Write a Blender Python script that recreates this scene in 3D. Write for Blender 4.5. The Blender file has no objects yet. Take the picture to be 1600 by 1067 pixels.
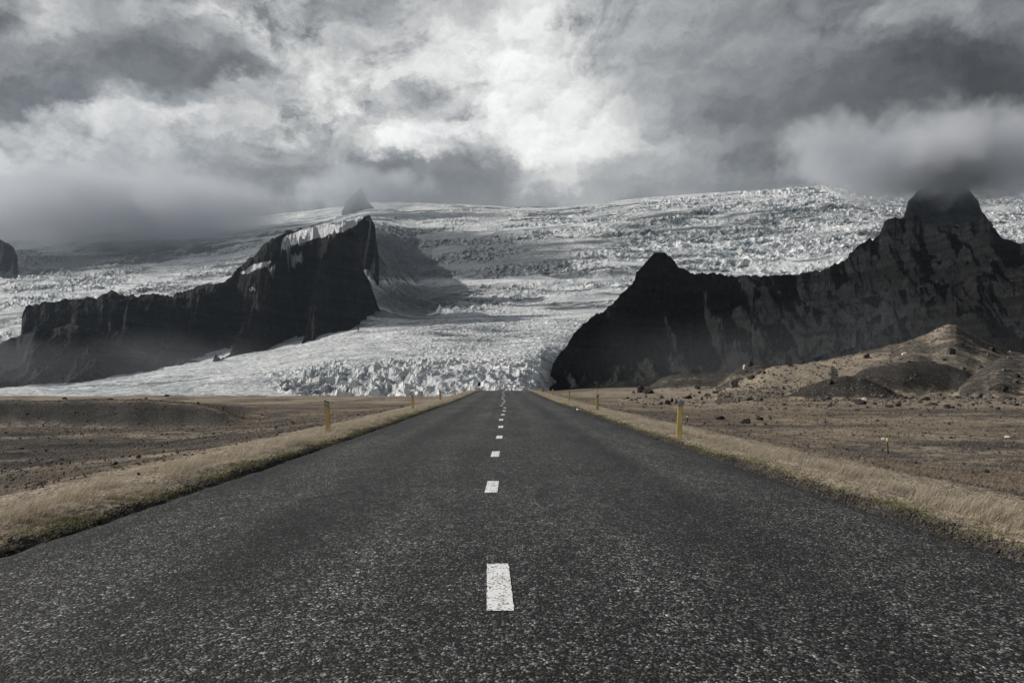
import bpy, math, random
import numpy as np
from mathutils import Vector

random.seed(7)
RNG = np.random.default_rng(11)
SC = bpy.context.scene
COL = SC.collection
R = math.radians

# ------------------------------------------------------------------ camera
CAM_H = 1.15
cd = bpy.data.cameras.new('camera')
cam = bpy.data.objects.new('camera', cd)
COL.objects.link(cam)
cam.location = (0, 0, CAM_H)
cam.rotation_euler = (R(90), 0, 0)
cd.lens = 24.0
cd.sensor_width = 36.0
cd.shift_y = 73.5 / 1600.0
cd.clip_start = 0.05
cd.clip_end = 60000
SC.camera = cam

# ------------------------------------------------------------------ light
SUN_AZ = -88.0      # degrees from +Y towards +X (negative = left)
SUN_EL = 25.0
sl = bpy.data.lights.new('sun', 'SUN')
sl.energy = 4.4
sl.angle = R(0.5)
sl.color = (1.0, 0.955, 0.89)
so = bpy.data.objects.new('sun', sl)
COL.objects.link(so)
az, el = R(SUN_AZ), R(SUN_EL)
sdir = Vector((math.sin(az) * math.cos(el), math.cos(az) * math.cos(el), math.sin(el)))
so.rotation_euler = sdir.to_track_quat('Z', 'Y').to_euler()
so.location = (0, 0, 50)

SC.view_settings.view_transform = 'Standard'
SC.view_settings.look = 'None'
SC.view_settings.exposure = 0.0
SC.view_settings.gamma = 1.0
SC.render.engine = 'CYCLES'
SC.cycles.use_denoising = True
SC.cycles.max_bounces = 6
SC.cycles.diffuse_bounces = 3
SC.cycles.glossy_bounces = 2
SC.cycles.transmission_bounces = 2
SC.cycles.volume_bounces = 3
SC.cycles.transparent_max_bounces = 8
SC.cycles.caustics_reflective = False
SC.cycles.caustics_refractive = False


# ------------------------------------------------------------------ node helper
class NT:
    def __init__(self, tree):
        self.t = tree
        self.n = tree.nodes
        self.l = tree.links

    def node(self, kind, **kw):
        nd = self.n.new(kind)
        for k, v in kw.items():
            setattr(nd, k, v)
        return nd

    def put(self, sock, v):
        if isinstance(v, bpy.types.NodeSocket):
            self.l.new(v, sock)
        elif v is not None:
            sock.default_value = v

    def m(self, op, a, b=None, c=None, clamp=False):
        nd = self.node('ShaderNodeMath', operation=op)
        nd.use_clamp = clamp
        self.put(nd.inputs[0], a)
        if b is not None:
            self.put(nd.inputs[1], b)
        if c is not None:
            self.put(nd.inputs[2], c)
        return nd.outputs[0]

    def vm(self, op, a, b=None, scale=None):
        nd = self.node('ShaderNodeVectorMath', operation=op)
        self.put(nd.inputs[0], a)
        if b is not None:
            self.put(nd.inputs[1], b)
        if scale is not None:
            self.put(nd.inputs['Scale'], scale)
        return nd.outputs['Value'] if op in ('LENGTH', 'DISTANCE', 'DOT_PRODUCT') else nd.outputs[0]

    def noise(self, vec, scale, detail=6, rough=0.55, dist=0.0, color=False, lac=2.0):
        nd = self.node('ShaderNodeTexNoise')
        self.put(nd.inputs['Vector'], vec)
        nd.inputs['Scale'].default_value = scale
        nd.inputs['Detail'].default_value = detail
        nd.inputs['Roughness'].default_value = rough
        nd.inputs['Lacunarity'].default_value = lac
        nd.inputs['Distortion'].default_value = dist
        return nd.outputs['Color' if color else 'Fac']

    def vor(self, vec, scale, feature='F1', out='Distance', rnd=1.0):
        nd = self.node('ShaderNodeTexVoronoi', feature=feature)
        self.put(nd.inputs['Vector'], vec)
        nd.inputs['Scale'].default_value = scale
        nd.inputs['Randomness'].default_value = rnd
        return nd.outputs[out]

    def mix(self, f, a, b):
        nd = self.node('ShaderNodeMix', data_type='RGBA')
        self.put(nd.inputs[0], f)
        self.put(nd.inputs[6], a if isinstance(a, bpy.types.NodeSocket) else (*a[:3], 1))
        self.put(nd.inputs[7], b if isinstance(b, bpy.types.NodeSocket) else (*b[:3], 1))
        return nd.outputs[2]

    def mul(self, col, f):
        nd = self.node('ShaderNodeVectorMath', operation='SCALE')
        self.put(nd.inputs[0], col)
        self.put(nd.inputs['Scale'], f)
        return nd.outputs[0]

    def mapr(self, v, a, b, c=0.0, d=1.0, smooth=False):
        nd = self.node('ShaderNodeMapRange')
        if smooth:
            nd.interpolation_type = 'SMOOTHSTEP'
        self.put(nd.inputs[0], v)
        nd.inputs[1].default_value = a
        nd.inputs[2].default_value = b
        nd.inputs[3].default_value = c
        nd.inputs[4].default_value = d
        return nd.outputs[0]

    def ramp(self, v, stops, interp='LINEAR'):
        nd = self.node('ShaderNodeValToRGB')
        cr = nd.color_ramp
        cr.interpolation = interp
        while len(cr.elements) < len(stops):
            cr.elements.new(0.5)
        for e, (p, c) in zip(cr.elements, stops):
            e.position = p
            e.color = (c, c, c, 1) if not hasattr(c, '__len__') else (*c, 1)
        self.put(nd.inputs[0], v)
        return nd.outputs[0]

    def attr(self, name):
        return self.node('ShaderNodeAttribute', attribute_name=name).outputs['Fac']

    def bump(self, h, strength=0.5, dist=0.02, normal=None):
        nd = self.node('ShaderNodeBump')
        nd.inputs['Strength'].default_value = strength
        nd.inputs['Distance'].default_value = dist
        self.put(nd.inputs['Height'], h)
        if normal is not None:
            self.put(nd.inputs['Normal'], normal)
        return nd.outputs[0]


def new_mat(name, rough=0.85, spec=0.3):
    m = bpy.data.materials.new(name)
    m.use_nodes = True
    nt = NT(m.node_tree)
    b = m.node_tree.nodes['Principled BSDF']
    b.inputs['Roughness'].default_value = rough
    b.inputs['Specular IOR Level'].default_value = spec
    return m, nt, b


def srgb(v):
    v = v / 255.0
    return v / 12.92 if v <= 0.04045 else ((v + 0.055) / 1.055) ** 2.4


# ------------------------------------------------------------------ world: broken storm cloud over a daylight sky
def build_world():
    w = bpy.data.worlds.new('World')
    SC.world = w
    w.use_nodes = True
    nt = NT(w.node_tree)
    bg = w.node_tree.nodes['Background']
    sky = nt.node('ShaderNodeTexSky', sky_type='NISHITA')
    sky.sun_disc = False
    sky.sun_elevation = el
    sky.sun_rotation = az
    tc = nt.node('ShaderNodeTexCoord')
    d0 = nt.vm('NORMALIZE', tc.outputs['Generated'])
    # stretch a little sideways so that cloud shreds lie flat near the horizon
    st = nt.vm('MULTIPLY', d0, (1.0, 1.0, 1.35))
    w1 = nt.vm('SUBTRACT', nt.noise(st, 3.0, 2.0, 0.5, color=True), (0.5, 0.5, 0.5))
    w2 = nt.vm('SUBTRACT', nt.noise(st, 9.0, 8.0, 0.68, color=True), (0.5, 0.5, 0.5))
    warp = nt.vm('ADD', nt.vm('SCALE', w1, scale=0.05), nt.vm('SCALE', w2, scale=0.115))
    d = nt.vm('ADD', d0, warp)
    sp = nt.node('ShaderNodeSeparateXYZ')
    nt.put(sp.inputs[0], d)
    azim = nt.m('ARCTAN2', sp.outputs[0], sp.outputs[1])          # 0 ahead, + to the right
    elev = nt.m('DIVIDE', sp.outputs[2], nt.m('MAXIMUM', nt.m('ABSOLUTE', sp.outputs[1]), 0.5))   # height over the horizon
    f = nt.m('MULTIPLY_ADD', azim, 1.0 / (2 * math.pi), 0.5)      # 0..1, ahead = 0.5
    # brightness of the cloud deck by bearing, one ring per elevation (display values)
    px = [-900] + list(range(0, 1621, 60)) + [2500]
    rings = [
        (-120, "115 118 130 135 128 130 140 155 160 158 155 155 158 155 165 170 160 150 140 130 120 115 112 112 115 118 120 118 115 100"),
        (0,   "120 130 165 150 125 150 165 185 190 170 150 155 160 150 175 190 180 160 150 140 125 120 115 120 125 125 130 125 120 100"),
        (30,  "118 115 150 140 125 140 170 195 195 175 155 150 158 158 198 208 182 155 150 125 120 120 115 125 130 120 115 105 105 95"),
        (60,  "116 120 120 115 115 110 125 150 185 170 165 165 172 190 214 206 186 150 145 125 120 118 115 115 110 100 85 80 85 90"),
        (90,  "115 120 110 105 102 100 98 110 165 175 165 165 172 195 236 204 186 150 135 120 115 115 110 100 90 80 72 70 78 88"),
        (120, "112 112 105 100 98 98 98 90 118 195 185 190 192 196 224 204 186 160 135 120 115 108 100 90 82 74 68 66 74 85"),
        (150, "115 108 100 98 138 130 125 138 148 215 215 195 150 185 225 225 200 165 140 118 108 100 92 85 78 72 70 70 76 85"),
        (180, "130 172 165 175 185 180 190 170 180 210 250 190 158 205 225 210 215 170 145 120 108 98 90 84 78 76 76 78 84 88"),
        (210, "130 190 190 170 160 165 165 160 175 185 190 205 210 220 178 225 225 195 155 125 108 98 90 86 88 95 98 105 110 92"),
        (240, "130 200 195 165 150 150 140 145 150 150 160 215 225 170 130 235 210 190 155 130 112 105 102 110 125 140 150 150 150 105"),
        (270, "120 150 150 140 138 135 135 135 130 125 125 125 130 120 118 170 185 160 145 130 125 118 120 135 150 160 165 160 150 108"),
        (300, "112 118 120 125 135 138 135 132 125 118 114 112 112 112 115 135 150 140 135 125 122 122 135 155 165 165 170 160 150 108"),
        (330, "110 112 115 120 128 132 130 125 120 115 112 110 112 115 118 122 125 122 120 120 120 125 140 150 155 155 155 150 140 108"),
        (430, "105 108 110 112 115 118 118 115 112 110 108 108 108 110 110 112 112 112 112 112 112 115 118 120 122 122 120 118 112 100"),
    ]
    rings = [(a, [float(v) for v in b_.split()]) for a, b_ in rings]
    stops_p = [0.5 + math.atan((p - 800) / 1067.0) / (2 * math.pi) for p in px]
    els = [(607 - r[0]) / 1067.0 for r in rings]
    acc = None
    for i in range(len(rings)):
        vals = [srgb(v) if v <= 255 else srgb(255) * (1 + (v - 255) / 60) for v in rings[i][1]]
        rp = nt.ramp(f, [(p, v) for p, v in zip(stops_p, vals)], 'EASE')
        if acc is None:
            acc = rp
        else:
            # rings are listed from high to low elevation
            t = nt.mapr(elev, els[i - 1], els[i], 0.0, 1.0, smooth=True)
            acc = nt.mix(t, acc, rp)
    # billow relief: puffy fields against themselves shifted towards the light
    def puff(vec):
        a = nt.m('ABSOLUTE', nt.m('SUBTRACT', nt.noise(vec, 4.2, 1.0, 0.5), .5))
        b_ = nt.m('ABSOLUTE', nt.m('SUBTRACT', nt.noise(vec, 11.0, 1.0, 0.5), .5))
        return nt.m('MULTIPLY_ADD', b_, 0.45, a)
    p1 = nt.vm('ADD', st, nt.vm('SCALE', w2, scale=0.10))
    rel = nt.m('SUBTRACT', puff(p1), puff(nt.vm('ADD', p1, (-0.012, 0.0, 0.020))))
    n1 = nt.noise(p1, 9.0, 9.0, 0.66)
    n2 = nt.noise(nt.vm('ADD', p1, (-0.004, 0.0, 0.009)), 9.0, 9.0, 0.66)
    relf = nt.m('SUBTRACT', n1, n2)
    shred = nt.noise(nt.vm('ADD', st, nt.vm('SCALE', w1, scale=0.30)), 5.0, 8.0, 0.60)
    edge_ = nt.mapr(shred, .46, .535, -.5, .5, smooth=True)
    calm = nt.mapr(elev, 0.27, 0.38, .40, 1.0)                    # the deck is smoother low down
    k = nt.m('ADD', nt.m('MULTIPLY', rel, 3.0), nt.m('MULTIPLY', relf, 2.2))
    k = nt.m('ADD', k, nt.m('MULTIPLY', edge_, 0.42))
    k = nt.m('MULTIPLY', k, nt.mapr(acc, .08, .6, .6, 1.5))
    k = nt.m('MULTIPLY_ADD', k, calm, 1.13)
    k = nt.m('MINIMUM', nt.m('MAXIMUM', k, 0.35), 1.9)
    lum = nt.m('MULTIPLY', acc, k)
    lum = nt.m('MULTIPLY', nt.m('SUBTRACT', 1.0, nt.m('EXPONENT', nt.m('MULTIPLY', nt.m('POWER', lum, 1.18), -1.55))), 1.12)
    # dark cloud reads slightly blue, lit cloud slightly warm
    tint = nt.mix(nt.mapr(lum, 0.08, 0.62), (0.92, 1.0, 1.085), (0.995, 1.0, 0.995))
    cloud = nt.mul(tint, nt.m('MULTIPLY', lum, 10.0))
    cover = nt.mapr(nt.noise(st, 4.0, 2.0, 0.55), 0.30, 0.42, 0.93, 1.0)
    col = nt.mix(cover, sky.outputs[0], cloud)
    nt.put(bg.inputs['Color'], col)
    bg.inputs['Strength'].default_value = 0.1
    w.cycles.sampling_method = 'MANUAL'
    w.cycles.sample_map_resolution = 1024


build_world()


# ------------------------------------------------------------------ numpy noise
def _hash(ix, iy, seed):
    h = (ix.astype(np.int64) * 374761393 + iy.astype(np.int64) * 668265263 + seed * 1442695041) & 0xffffffff
    h = ((h ^ (h >> 13)) * 1274126177) & 0xffffffff
    h = (h ^ (h >> 16)) & 0xffffffff
    return h


def perlin(x, y, seed=0):
    x = np.asarray(x, float)
    y = np.asarray(y, float)
    ix, iy = np.floor(x), np.floor(y)
    fx, fy = x - ix, y - iy
    u = fx * fx * fx * (fx * (fx * 6 - 15) + 10)
    v = fy * fy * fy * (fy * (fy * 6 - 15) + 10)

    def g(dx, dy):
        a = _hash(ix + dx, iy + dy, seed) * (2 * np.pi / 4294967296.0)
        return np.cos(a) * (fx - dx) + np.sin(a) * (fy - dy)
    a = g(0, 0) * (1 - u) + g(1, 0) * u
    b = g(0, 1) * (1 - u) + g(1, 1) * u
    return (a * (1 - v) + b * v) * 1.5


def fbm(x, y, octaves=5, seed=0, gain=0.5, lac=2.03):
    s, a, t = 0.0, 1.0, 0.0
    for i in range(octaves):
        s = s + a * perlin(x, y, seed + i * 17)
        t += a
        a *= gain
        x = x * lac + 3.1
        y = y * lac - 1.7
    return s / t


def ridged(x, y, octaves=5, seed=0, gain=0.5, lac=2.07):
    s, a, t, w = 0.0, 1.0, 0.0, 1.0
    for i in range(octaves):
        n = 1 - np.abs(perlin(x, y, seed + i * 31)) * 1.6
        n = np.clip(n, 0, 1) ** 2 * w
        s = s + a * n
        w = np.clip(n * 1.6, 0, 1)
        t += a
        a *= gain
        x = x * lac + 7.3
        y = y * lac + 2.9
    return s / t


def ss(x, a, b):
    t = np.clip((np.asarray(x, float) - a) / (b - a), 0, 1)
    return t * t * (3 - 2 * t)


def cellnoise(x, y, seed=0):
    """worley: returns F1, F2 and the random id of the nearest cell"""
    ix, iy = np.floor(x), np.floor(y)
    f1 = np.full(x.shape, 9.0)
    f2 = np.full(x.shape, 9.0)
    idv = np.zeros(x.shape)
    for dx in (-1, 0, 1):
        for dy in (-1, 0, 1):
            h = _hash(ix + dx, iy + dy, seed)
            ox = (h & 0xffff) / 65536.0
            oy = ((h >> 16) & 0xffff) / 65536.0
            dd = np.hypot(ix + dx + ox - x, iy + dy + oy - y)
            new = dd < f1
            f2 = np.where(new, f1, np.minimum(f2, dd))
            idv = np.where(new, ox * 0.7 + oy * 0.3, idv)
            f1 = np.where(new, dd, f1)
    return f1, f2, idv


# ------------------------------------------------------------------ mesh helpers
def mesh_from(name, verts, faces, mats, attrs=None, smooth=True, fmat=None):
    """verts (n,3); faces: (m,k) array with constant k"""
    me = bpy.data.meshes.new(name)
    verts = np.asarray(verts, dtype=np.float32)
    faces = np.asarray(faces, dtype=np.int32)
    m, k = faces.shape
    me.vertices.add(len(verts))
    me.vertices.foreach_set('co', verts.ravel())
    me.loops.add(m * k)
    me.loops.foreach_set('vertex_index', faces.ravel())
    me.polygons.add(m)
    me.polygons.foreach_set('loop_start', np.arange(0, m * k, k, dtype=np.int32))
    me.polygons.foreach_set('loop_total', np.full(m, k, dtype=np.int32))
    me.polygons.foreach_set('use_smooth', np.full(m, smooth, dtype=bool))
    if fmat is not None:
        me.polygons.foreach_set('material_index', np.asarray(fmat, dtype=np.int32))
    me.update(calc_edges=True)
    me.validate()
    for mt in mats:
        me.materials.append(mt)
    if attrs:
        for an, av in attrs.items():
            at = me.attributes.new(an, 'FLOAT', 'POINT')
            at.data.foreach_set('value', np.asarray(av, dtype=np.float32).ravel())
    return me


def grid_faces(nr, nc, flip=False):
    i = np.arange(nr - 1)[:, None] * nc + np.arange(nc - 1)[None, :]
    f = np.stack([i, i + 1, i + nc + 1, i + nc], -1).reshape(-1, 4)
    return f[:, ::-1] if flip else f


def link(name, me, parent=None, loc=(0, 0, 0), rot=(0, 0, 0), **tags):
    o = bpy.data.objects.new(name, me)
    COL.objects.link(o)
    o.location = loc
    o.rotation_euler = rot
    if parent is not None:
        o.parent = parent
    for k, v in tags.items():
        if v is not None:
            o[k] = v
    return o


FX, X0, YH = 1067.0, 800.0, 607.0


def slope_of(py):
    return (YH - np.asarray(py, float)) / FX


def tan_of(px):
    return (np.asarray(px, float) - X0) / FX


# ------------------------------------------------------------------ the near ground
ROAD_Z = np.array([(-200, 0), (0, 0), (12, 0), (20, .03), (30, .10), (42, .18), (54, .28), (66, .43), (77, .60), (88, .75),
                   (98, .84), (108, .86), (120, .78), (135, .55), (160, .0), (200, -1.2), (300, -5), (420, -11)], float)


def road_z(y):
    y = np.asarray(y, float)
    k = 5.0
    return (np.interp(y - k, ROAD_Z[:, 0], ROAD_Z[:, 1]) + 2 * np.interp(y, ROAD_Z[:, 0], ROAD_Z[:, 1])
            + np.interp(y + k, ROAD_Z[:, 0], ROAD_Z[:, 1])) / 4


def road_x(y):
    return -0.0122 * np.asarray(y, float)


ROAD_W = 3.72


def hill(x, y, pts, D, D0, D1, power=1.25, seed=5, rough=0.0):
    """ridge whose crest stands at depth D; returns height above zero (or -99 away from it)"""
    pts = np.array(pts, float)
    yy = np.maximum(y, 5.0)
    px = x / yy * FX + X0
    dd = np.interp(px, D[0], D[1]) if isinstance(D, tuple) else np.full(px.shape, float(D))
    dd = dd + 6.0 * fbm(px / 60.0, px * 0, 2, seed) * (dd / 120.0)
    jag = fbm(x / 6.0, yy / 6.0, 4, seed + 2) * rough * 1.5
    crest = CAM_H + slope_of(np.interp(px, pts[:, 0], pts[:, 1]) + jag) * dd
    f = np.clip((yy - (dd - D0)) / D0, 0, 1)
    b = np.clip(((dd + D1) - yy) / D1, 0, 1)
    s = np.where(yy < dd, f ** power, ss(b, 0, 1))
    inside = (yy > dd - D0) & (yy < dd + D1) & (y > 5) & (px > pts[0, 0]) & (px < pts[-1, 0])
    return np.where(inside, crest * s, -99.0), s


H_MAIN = [(1120, 612), (1150, 600), (1180, 590), (1205, 578), (1240, 571), (1290, 562), (1330, 554), (1370, 545), (1400, 537),
          (1430, 529), (1450, 521), (1466, 512), (1476, 508), (1485, 506), (1494, 508), (1504, 514), (1520, 523), (1550, 538),
          (1575, 549), (1600, 553), (1680, 551), (1780, 558), (1900, 560), (2100, 575), (2600, 600)]
H_KNOLL = [(1118, 604), (1130, 592), (1142, 584), (1150, 577), (1160, 573), (1172, 569), (1190, 570), (1203, 573), (1225, 578), (1260, 586), (1300, 600)]
H_LEFTK = [(1004, 606), (1015, 603), (1024, 597), (1035, 591), (1050, 586), (1062, 584), (1080, 585), (1100, 583), (1125, 582), (1150, 583), (1180, 590), (1220, 602)]
H_MA = [(1205, 622), (1240, 610), (1270, 600), (1295, 593), (1322, 587), (1345, 589), (1365, 596), (1382, 605), (1400, 616)]
H_MB = [(1305, 606), (1325, 590), (1350, 578), (1380, 571), (1415, 564), (1450, 563), (1480, 570), (1510, 581), (1530, 592), (1545, 604)]
H_MC = [(1500, 604), (1520, 588), (1540, 572), (1560, 560), (1580, 555), (1600, 553), (1650, 553), (1720, 562), (1800, 590)]
H_BANK = [(-500, 622), (-200, 624), (0, 627), (60, 628), (110, 626), (170, 626), (215, 624), (270, 629), (320, 634), (375, 648), (420, 662)]


def ground_z(x, y, full=False):
    x = np.asarray(x, float)
    y = np.asarray(y, float)
    lat = x - road_x(y)
    al = np.abs(lat)
    left = -0.45 - 0.95 * ss(al, 6, 17) * (0.35 + 0.65 * ss(y, 2, 22)) + 0.25 * ss(y, 95, 190)
    right = -0.42 + 0.34 * ss(y, 22, 80) + 1.45 * ss(y, 85, 150) * ss(x, 4, 34)
    z = np.where(lat < 0, left, right)
    z = z * ss(al, 0, 9) + (-0.42) * (1 - ss(al, 0, 9))
    und = 0.30 * fbm(x / 38.0, y / 30.0, 3, 3) + 0.10 * fbm(x / 9.0, y / 7.0, 3, 9) + 0.035 * fbm(x / 1.7, y / 1.7, 4, 14)
    z = z + und * ss(al, 5, 16)
    # hollow in front of the dark gravel bank on the left
    z = z - 0.95 * np.exp(-((y - 62) / 15.0) ** 2) * ss(-x, 12, 30)
    gravel = np.zeros_like(z)
    bank, s = hill(x, y, H_BANK, ([-500, 0, 420], [95, 84, 60]), 15, 60, 0.8, 41, 1.2)
    # the bank crest is measured from well below eye level
    bz = np.where(bank > -90, z, -99)
    px = x / np.maximum(y, 5) * FX + X0
    crest = CAM_H + slope_of(np.interp(px, np.array(H_BANK)[:, 0], np.array(H_BANK)[:, 1])) * np.interp(px, [-500, 0, 420], [95, 84, 60])
    endf = 1 - ss(px, 330, 418)
    bz = np.where(bank > -90, z + (crest - z) * s * ss(-x, 14, 26) * endf, -99)
    gravel = np.maximum(gravel, np.where(bank > -90, 1.15 * np.clip(5 * s * (1 - s), 0, 1) * (y < 96) * ss(-x, 18, 30) * endf, 0))
    z = np.maximum(z, bz)
    # moraine hills on the right
    gate = ss(x, 14, 26)
    for pts, D, D0, D1, pw, sd, rg, gv in (
            (H_LEFTK, 150, 26, 40, 0.9, 21, 1.6, 0.8),
            (H_KNOLL, 128, 22, 26, 0.95, 22, 2.4, 0.85),
            (H_MAIN, ([1100, 1300, 1485, 1700], [132, 165, 188, 180]), 84, 110, 1.15, 23, 1.2, 0.42),
            (H_MB, 124, 26, 30, 0.85, 24, 0.8, 1.0),
            (H_MA, 96, 22, 20, 0.85, 25, 0.6, 1.0),
            (H_MC, 118, 28, 60, 0.9, 26, 1.2, 0.7)):
        h, s = hill(x, y, pts, D, D0, D1, pw, sd, rg)
        lift = (1.1 * fbm(x / 11.0, y / 11.0, 5, sd, .55) + .5 * (ridged(x / 9.0, y / 16.0, 4, sd + 3) - .5)) * s * (0.35 + np.clip(h, 0, 12) / 10.0) * (1 - .7 * ss(s, .9, 1))
        h = np.where(h > -90, z * (1 - s) + h + np.where(y < 400, lift, 0), -99)
        new = (h > z)
        gravel = np.where(new, gv * ss(s, 0.0, 0.18) * np.ones_like(z), gravel)
        z = np.where(new, h * gate + z * (1 - gate), z)
    # beyond the plain everything falls away to the outwash flat
    z = z - 30.0 * ss(y, 235 - 0.1 * x, 560) - 0.6 * ss(y, 185, 240) * (x < 0)
    z = z + (.75 * np.maximum(fbm(x / 24.0, y / 40.0, 4, 44), -.1) + .25 * fbm(x / 5.0, y / 12.0, 3, 45)) * ss(y, 110, 150) * ss(-x, 8, 20)
    # verge and road bed
    rz = road_z(y)
    edge = rz - 0.035 + 0.03 * fbm(x / 0.35, y / 0.35, 3, 33) + 0.05 * fbm(x / 1.6, y / 2.6, 2, 34) + 0.05 * np.exp(-((al - 4.25) / 0.35) ** 2)
    under = rz - 0.25
    z = edge * (1 - ss(al, 4.9, 8.6)) + z * ss(al, 4.9, 8.6)
    z = np.where(al < 3.9, under + (z - under) * ss(al, 3.35, 3.72 + 0.12 * perlin(x / 0.8, y / 0.8, 35)), z)
    if full:
        return z, gravel
    return z


def cast(px, py, dmin=4.0, dmax=230.0, gz=ground_z):
    """where a sight line through (px,py) of the photograph meets the ground"""
    d = np.exp(np.linspace(math.log(dmin), math.log(dmax), 1600))
    x = tan_of(px) * d
    z = CAM_H + slope_of(py) * d
    g = gz(x, d)
    hit = np.nonzero(z <= g)[0]
    i = hit[0] if len(hit) else len(d) - 1
    return float(x[i]), float(d[i]), float(g[i])


def mat_ground():
    m, nt, b = new_mat('heath and gravel', 0.95, 0.12)
    tc = nt.node('ShaderNodeTexCoord').outputs['Object']
    grass = nt.attr('grass')
    gravel = nt.attr('gravel')
    moss = nt.attr('moss')
    dark = nt.attr('edge')
    n_big = nt.noise(tc, 0.09, 6, 0.62)
    n_mid = nt.noise(tc, 0.9, 7, 0.66)
    n_fine = nt.noise(tc, 9.0, 5, 0.7)
    peb = nt.vor(tc, 26.0, out='Color')
    pebd = nt.vor(tc, 26.0)
    pf = nt.vor(tc, 62.0, out='Color')
    sf = nt.node('ShaderNodeSeparateColor')
    nt.put(sf.inputs[0], pf)
    peb2 = nt.vor(tc, 3.1, out='Color')
    sep = nt.node('ShaderNodeSeparateColor')
    nt.put(sep.inputs[0], peb)
    sep2 = nt.node('ShaderNodeSeparateColor')
    nt.put(sep2.inputs[0], peb2)
    # stony soil
    stone_v = nt.ramp(sep.outputs[0], [(0, .018), (.45, .055), (.8, .12), (.93, .21), (1, .42)])
    soil = nt.mix(0.5, nt.mul(nt.mix(sep.outputs[1], (1, 1, 1.04), (1, .90, .78)), stone_v), nt.mul(nt.mix(n_mid, (.105, .090, .078), (.040, .035, .032)), 1.0))
    lichen = nt.mapr(sep2.outputs[0], .88, .97)
    soil = nt.mix(nt.m('MULTIPLY', lichen, 0.5), soil, (.17, .16, .13))
    soil = nt.mul(soil, nt.mapr(gravel, 0.2, 1.05, 1.0, .36))
    # dry grass
    straw = nt.mix(n_mid, (.34, .28, .205), (.62, .52, .40))
    straw = nt.mix(nt.mapr(n_fine, .35, .7), nt.mul(straw, .45), straw)
    brown = nt.mix(nt.mapr(n_fine, .3, .7), (.100, .077, .056), (.40, .31, .22))
    # patches
    fg = nt.m('ADD', grass, nt.m('MULTIPLY', nt.m('SUBTRACT', n_mid, 0.5), 1.9))
    fg = nt.m('ADD', fg, nt.m('MULTIPLY', nt.m('SUBTRACT', n_fine, 0.5), 1.5))
    fb = nt.m('ADD', nt.m('MULTIPLY', nt.m('SUBTRACT', n_big, 0.5), 2.2), nt.m('MULTIPLY', nt.m('SUBTRACT', n_mid, 0.5), 1.4))
    fb = nt.m('SUBTRACT', nt.m('ADD', fb, 0.5), gravel)
    c = nt.mix(nt.mapr(fb, 0.2, 0.75), soil, brown)
    c = nt.mix(nt.mapr(fg, 0.40, 0.85), c, straw)
    mossc = nt.mix(n_mid, (.07, .075, .018), (.20, .195, .06))
    c = nt.mix(nt.mapr(nt.m('ADD', moss, nt.m('MULTIPLY', nt.m('SUBTRACT', n_fine, .5), 1.1)), .45, .75), c, mossc)
    c = nt.mix(nt.m('MULTIPLY', dark, .9), c, nt.mul(nt.mix(sf.outputs[1], (1, 1, 1.04), (1, .92, .82)), nt.ramp(sf.outputs[0], [(0, .006), (.6, .018), (.92, .05), (1, .12)])))
    nt.put(b.inputs['Base Color'], c)
    h = nt.m('ADD', nt.m('MULTIPLY', pebd, -0.5), nt.m('MULTIPLY', n_fine, 1.0))
    bm = nt.bump(h, 0.9, 0.05)
    bm = nt.bump(nt.noise(tc, 0.8, 6, 0.7), 0.55, 0.5, bm)
    nt.put(b.inputs['Normal'], bm)
    return m


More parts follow.
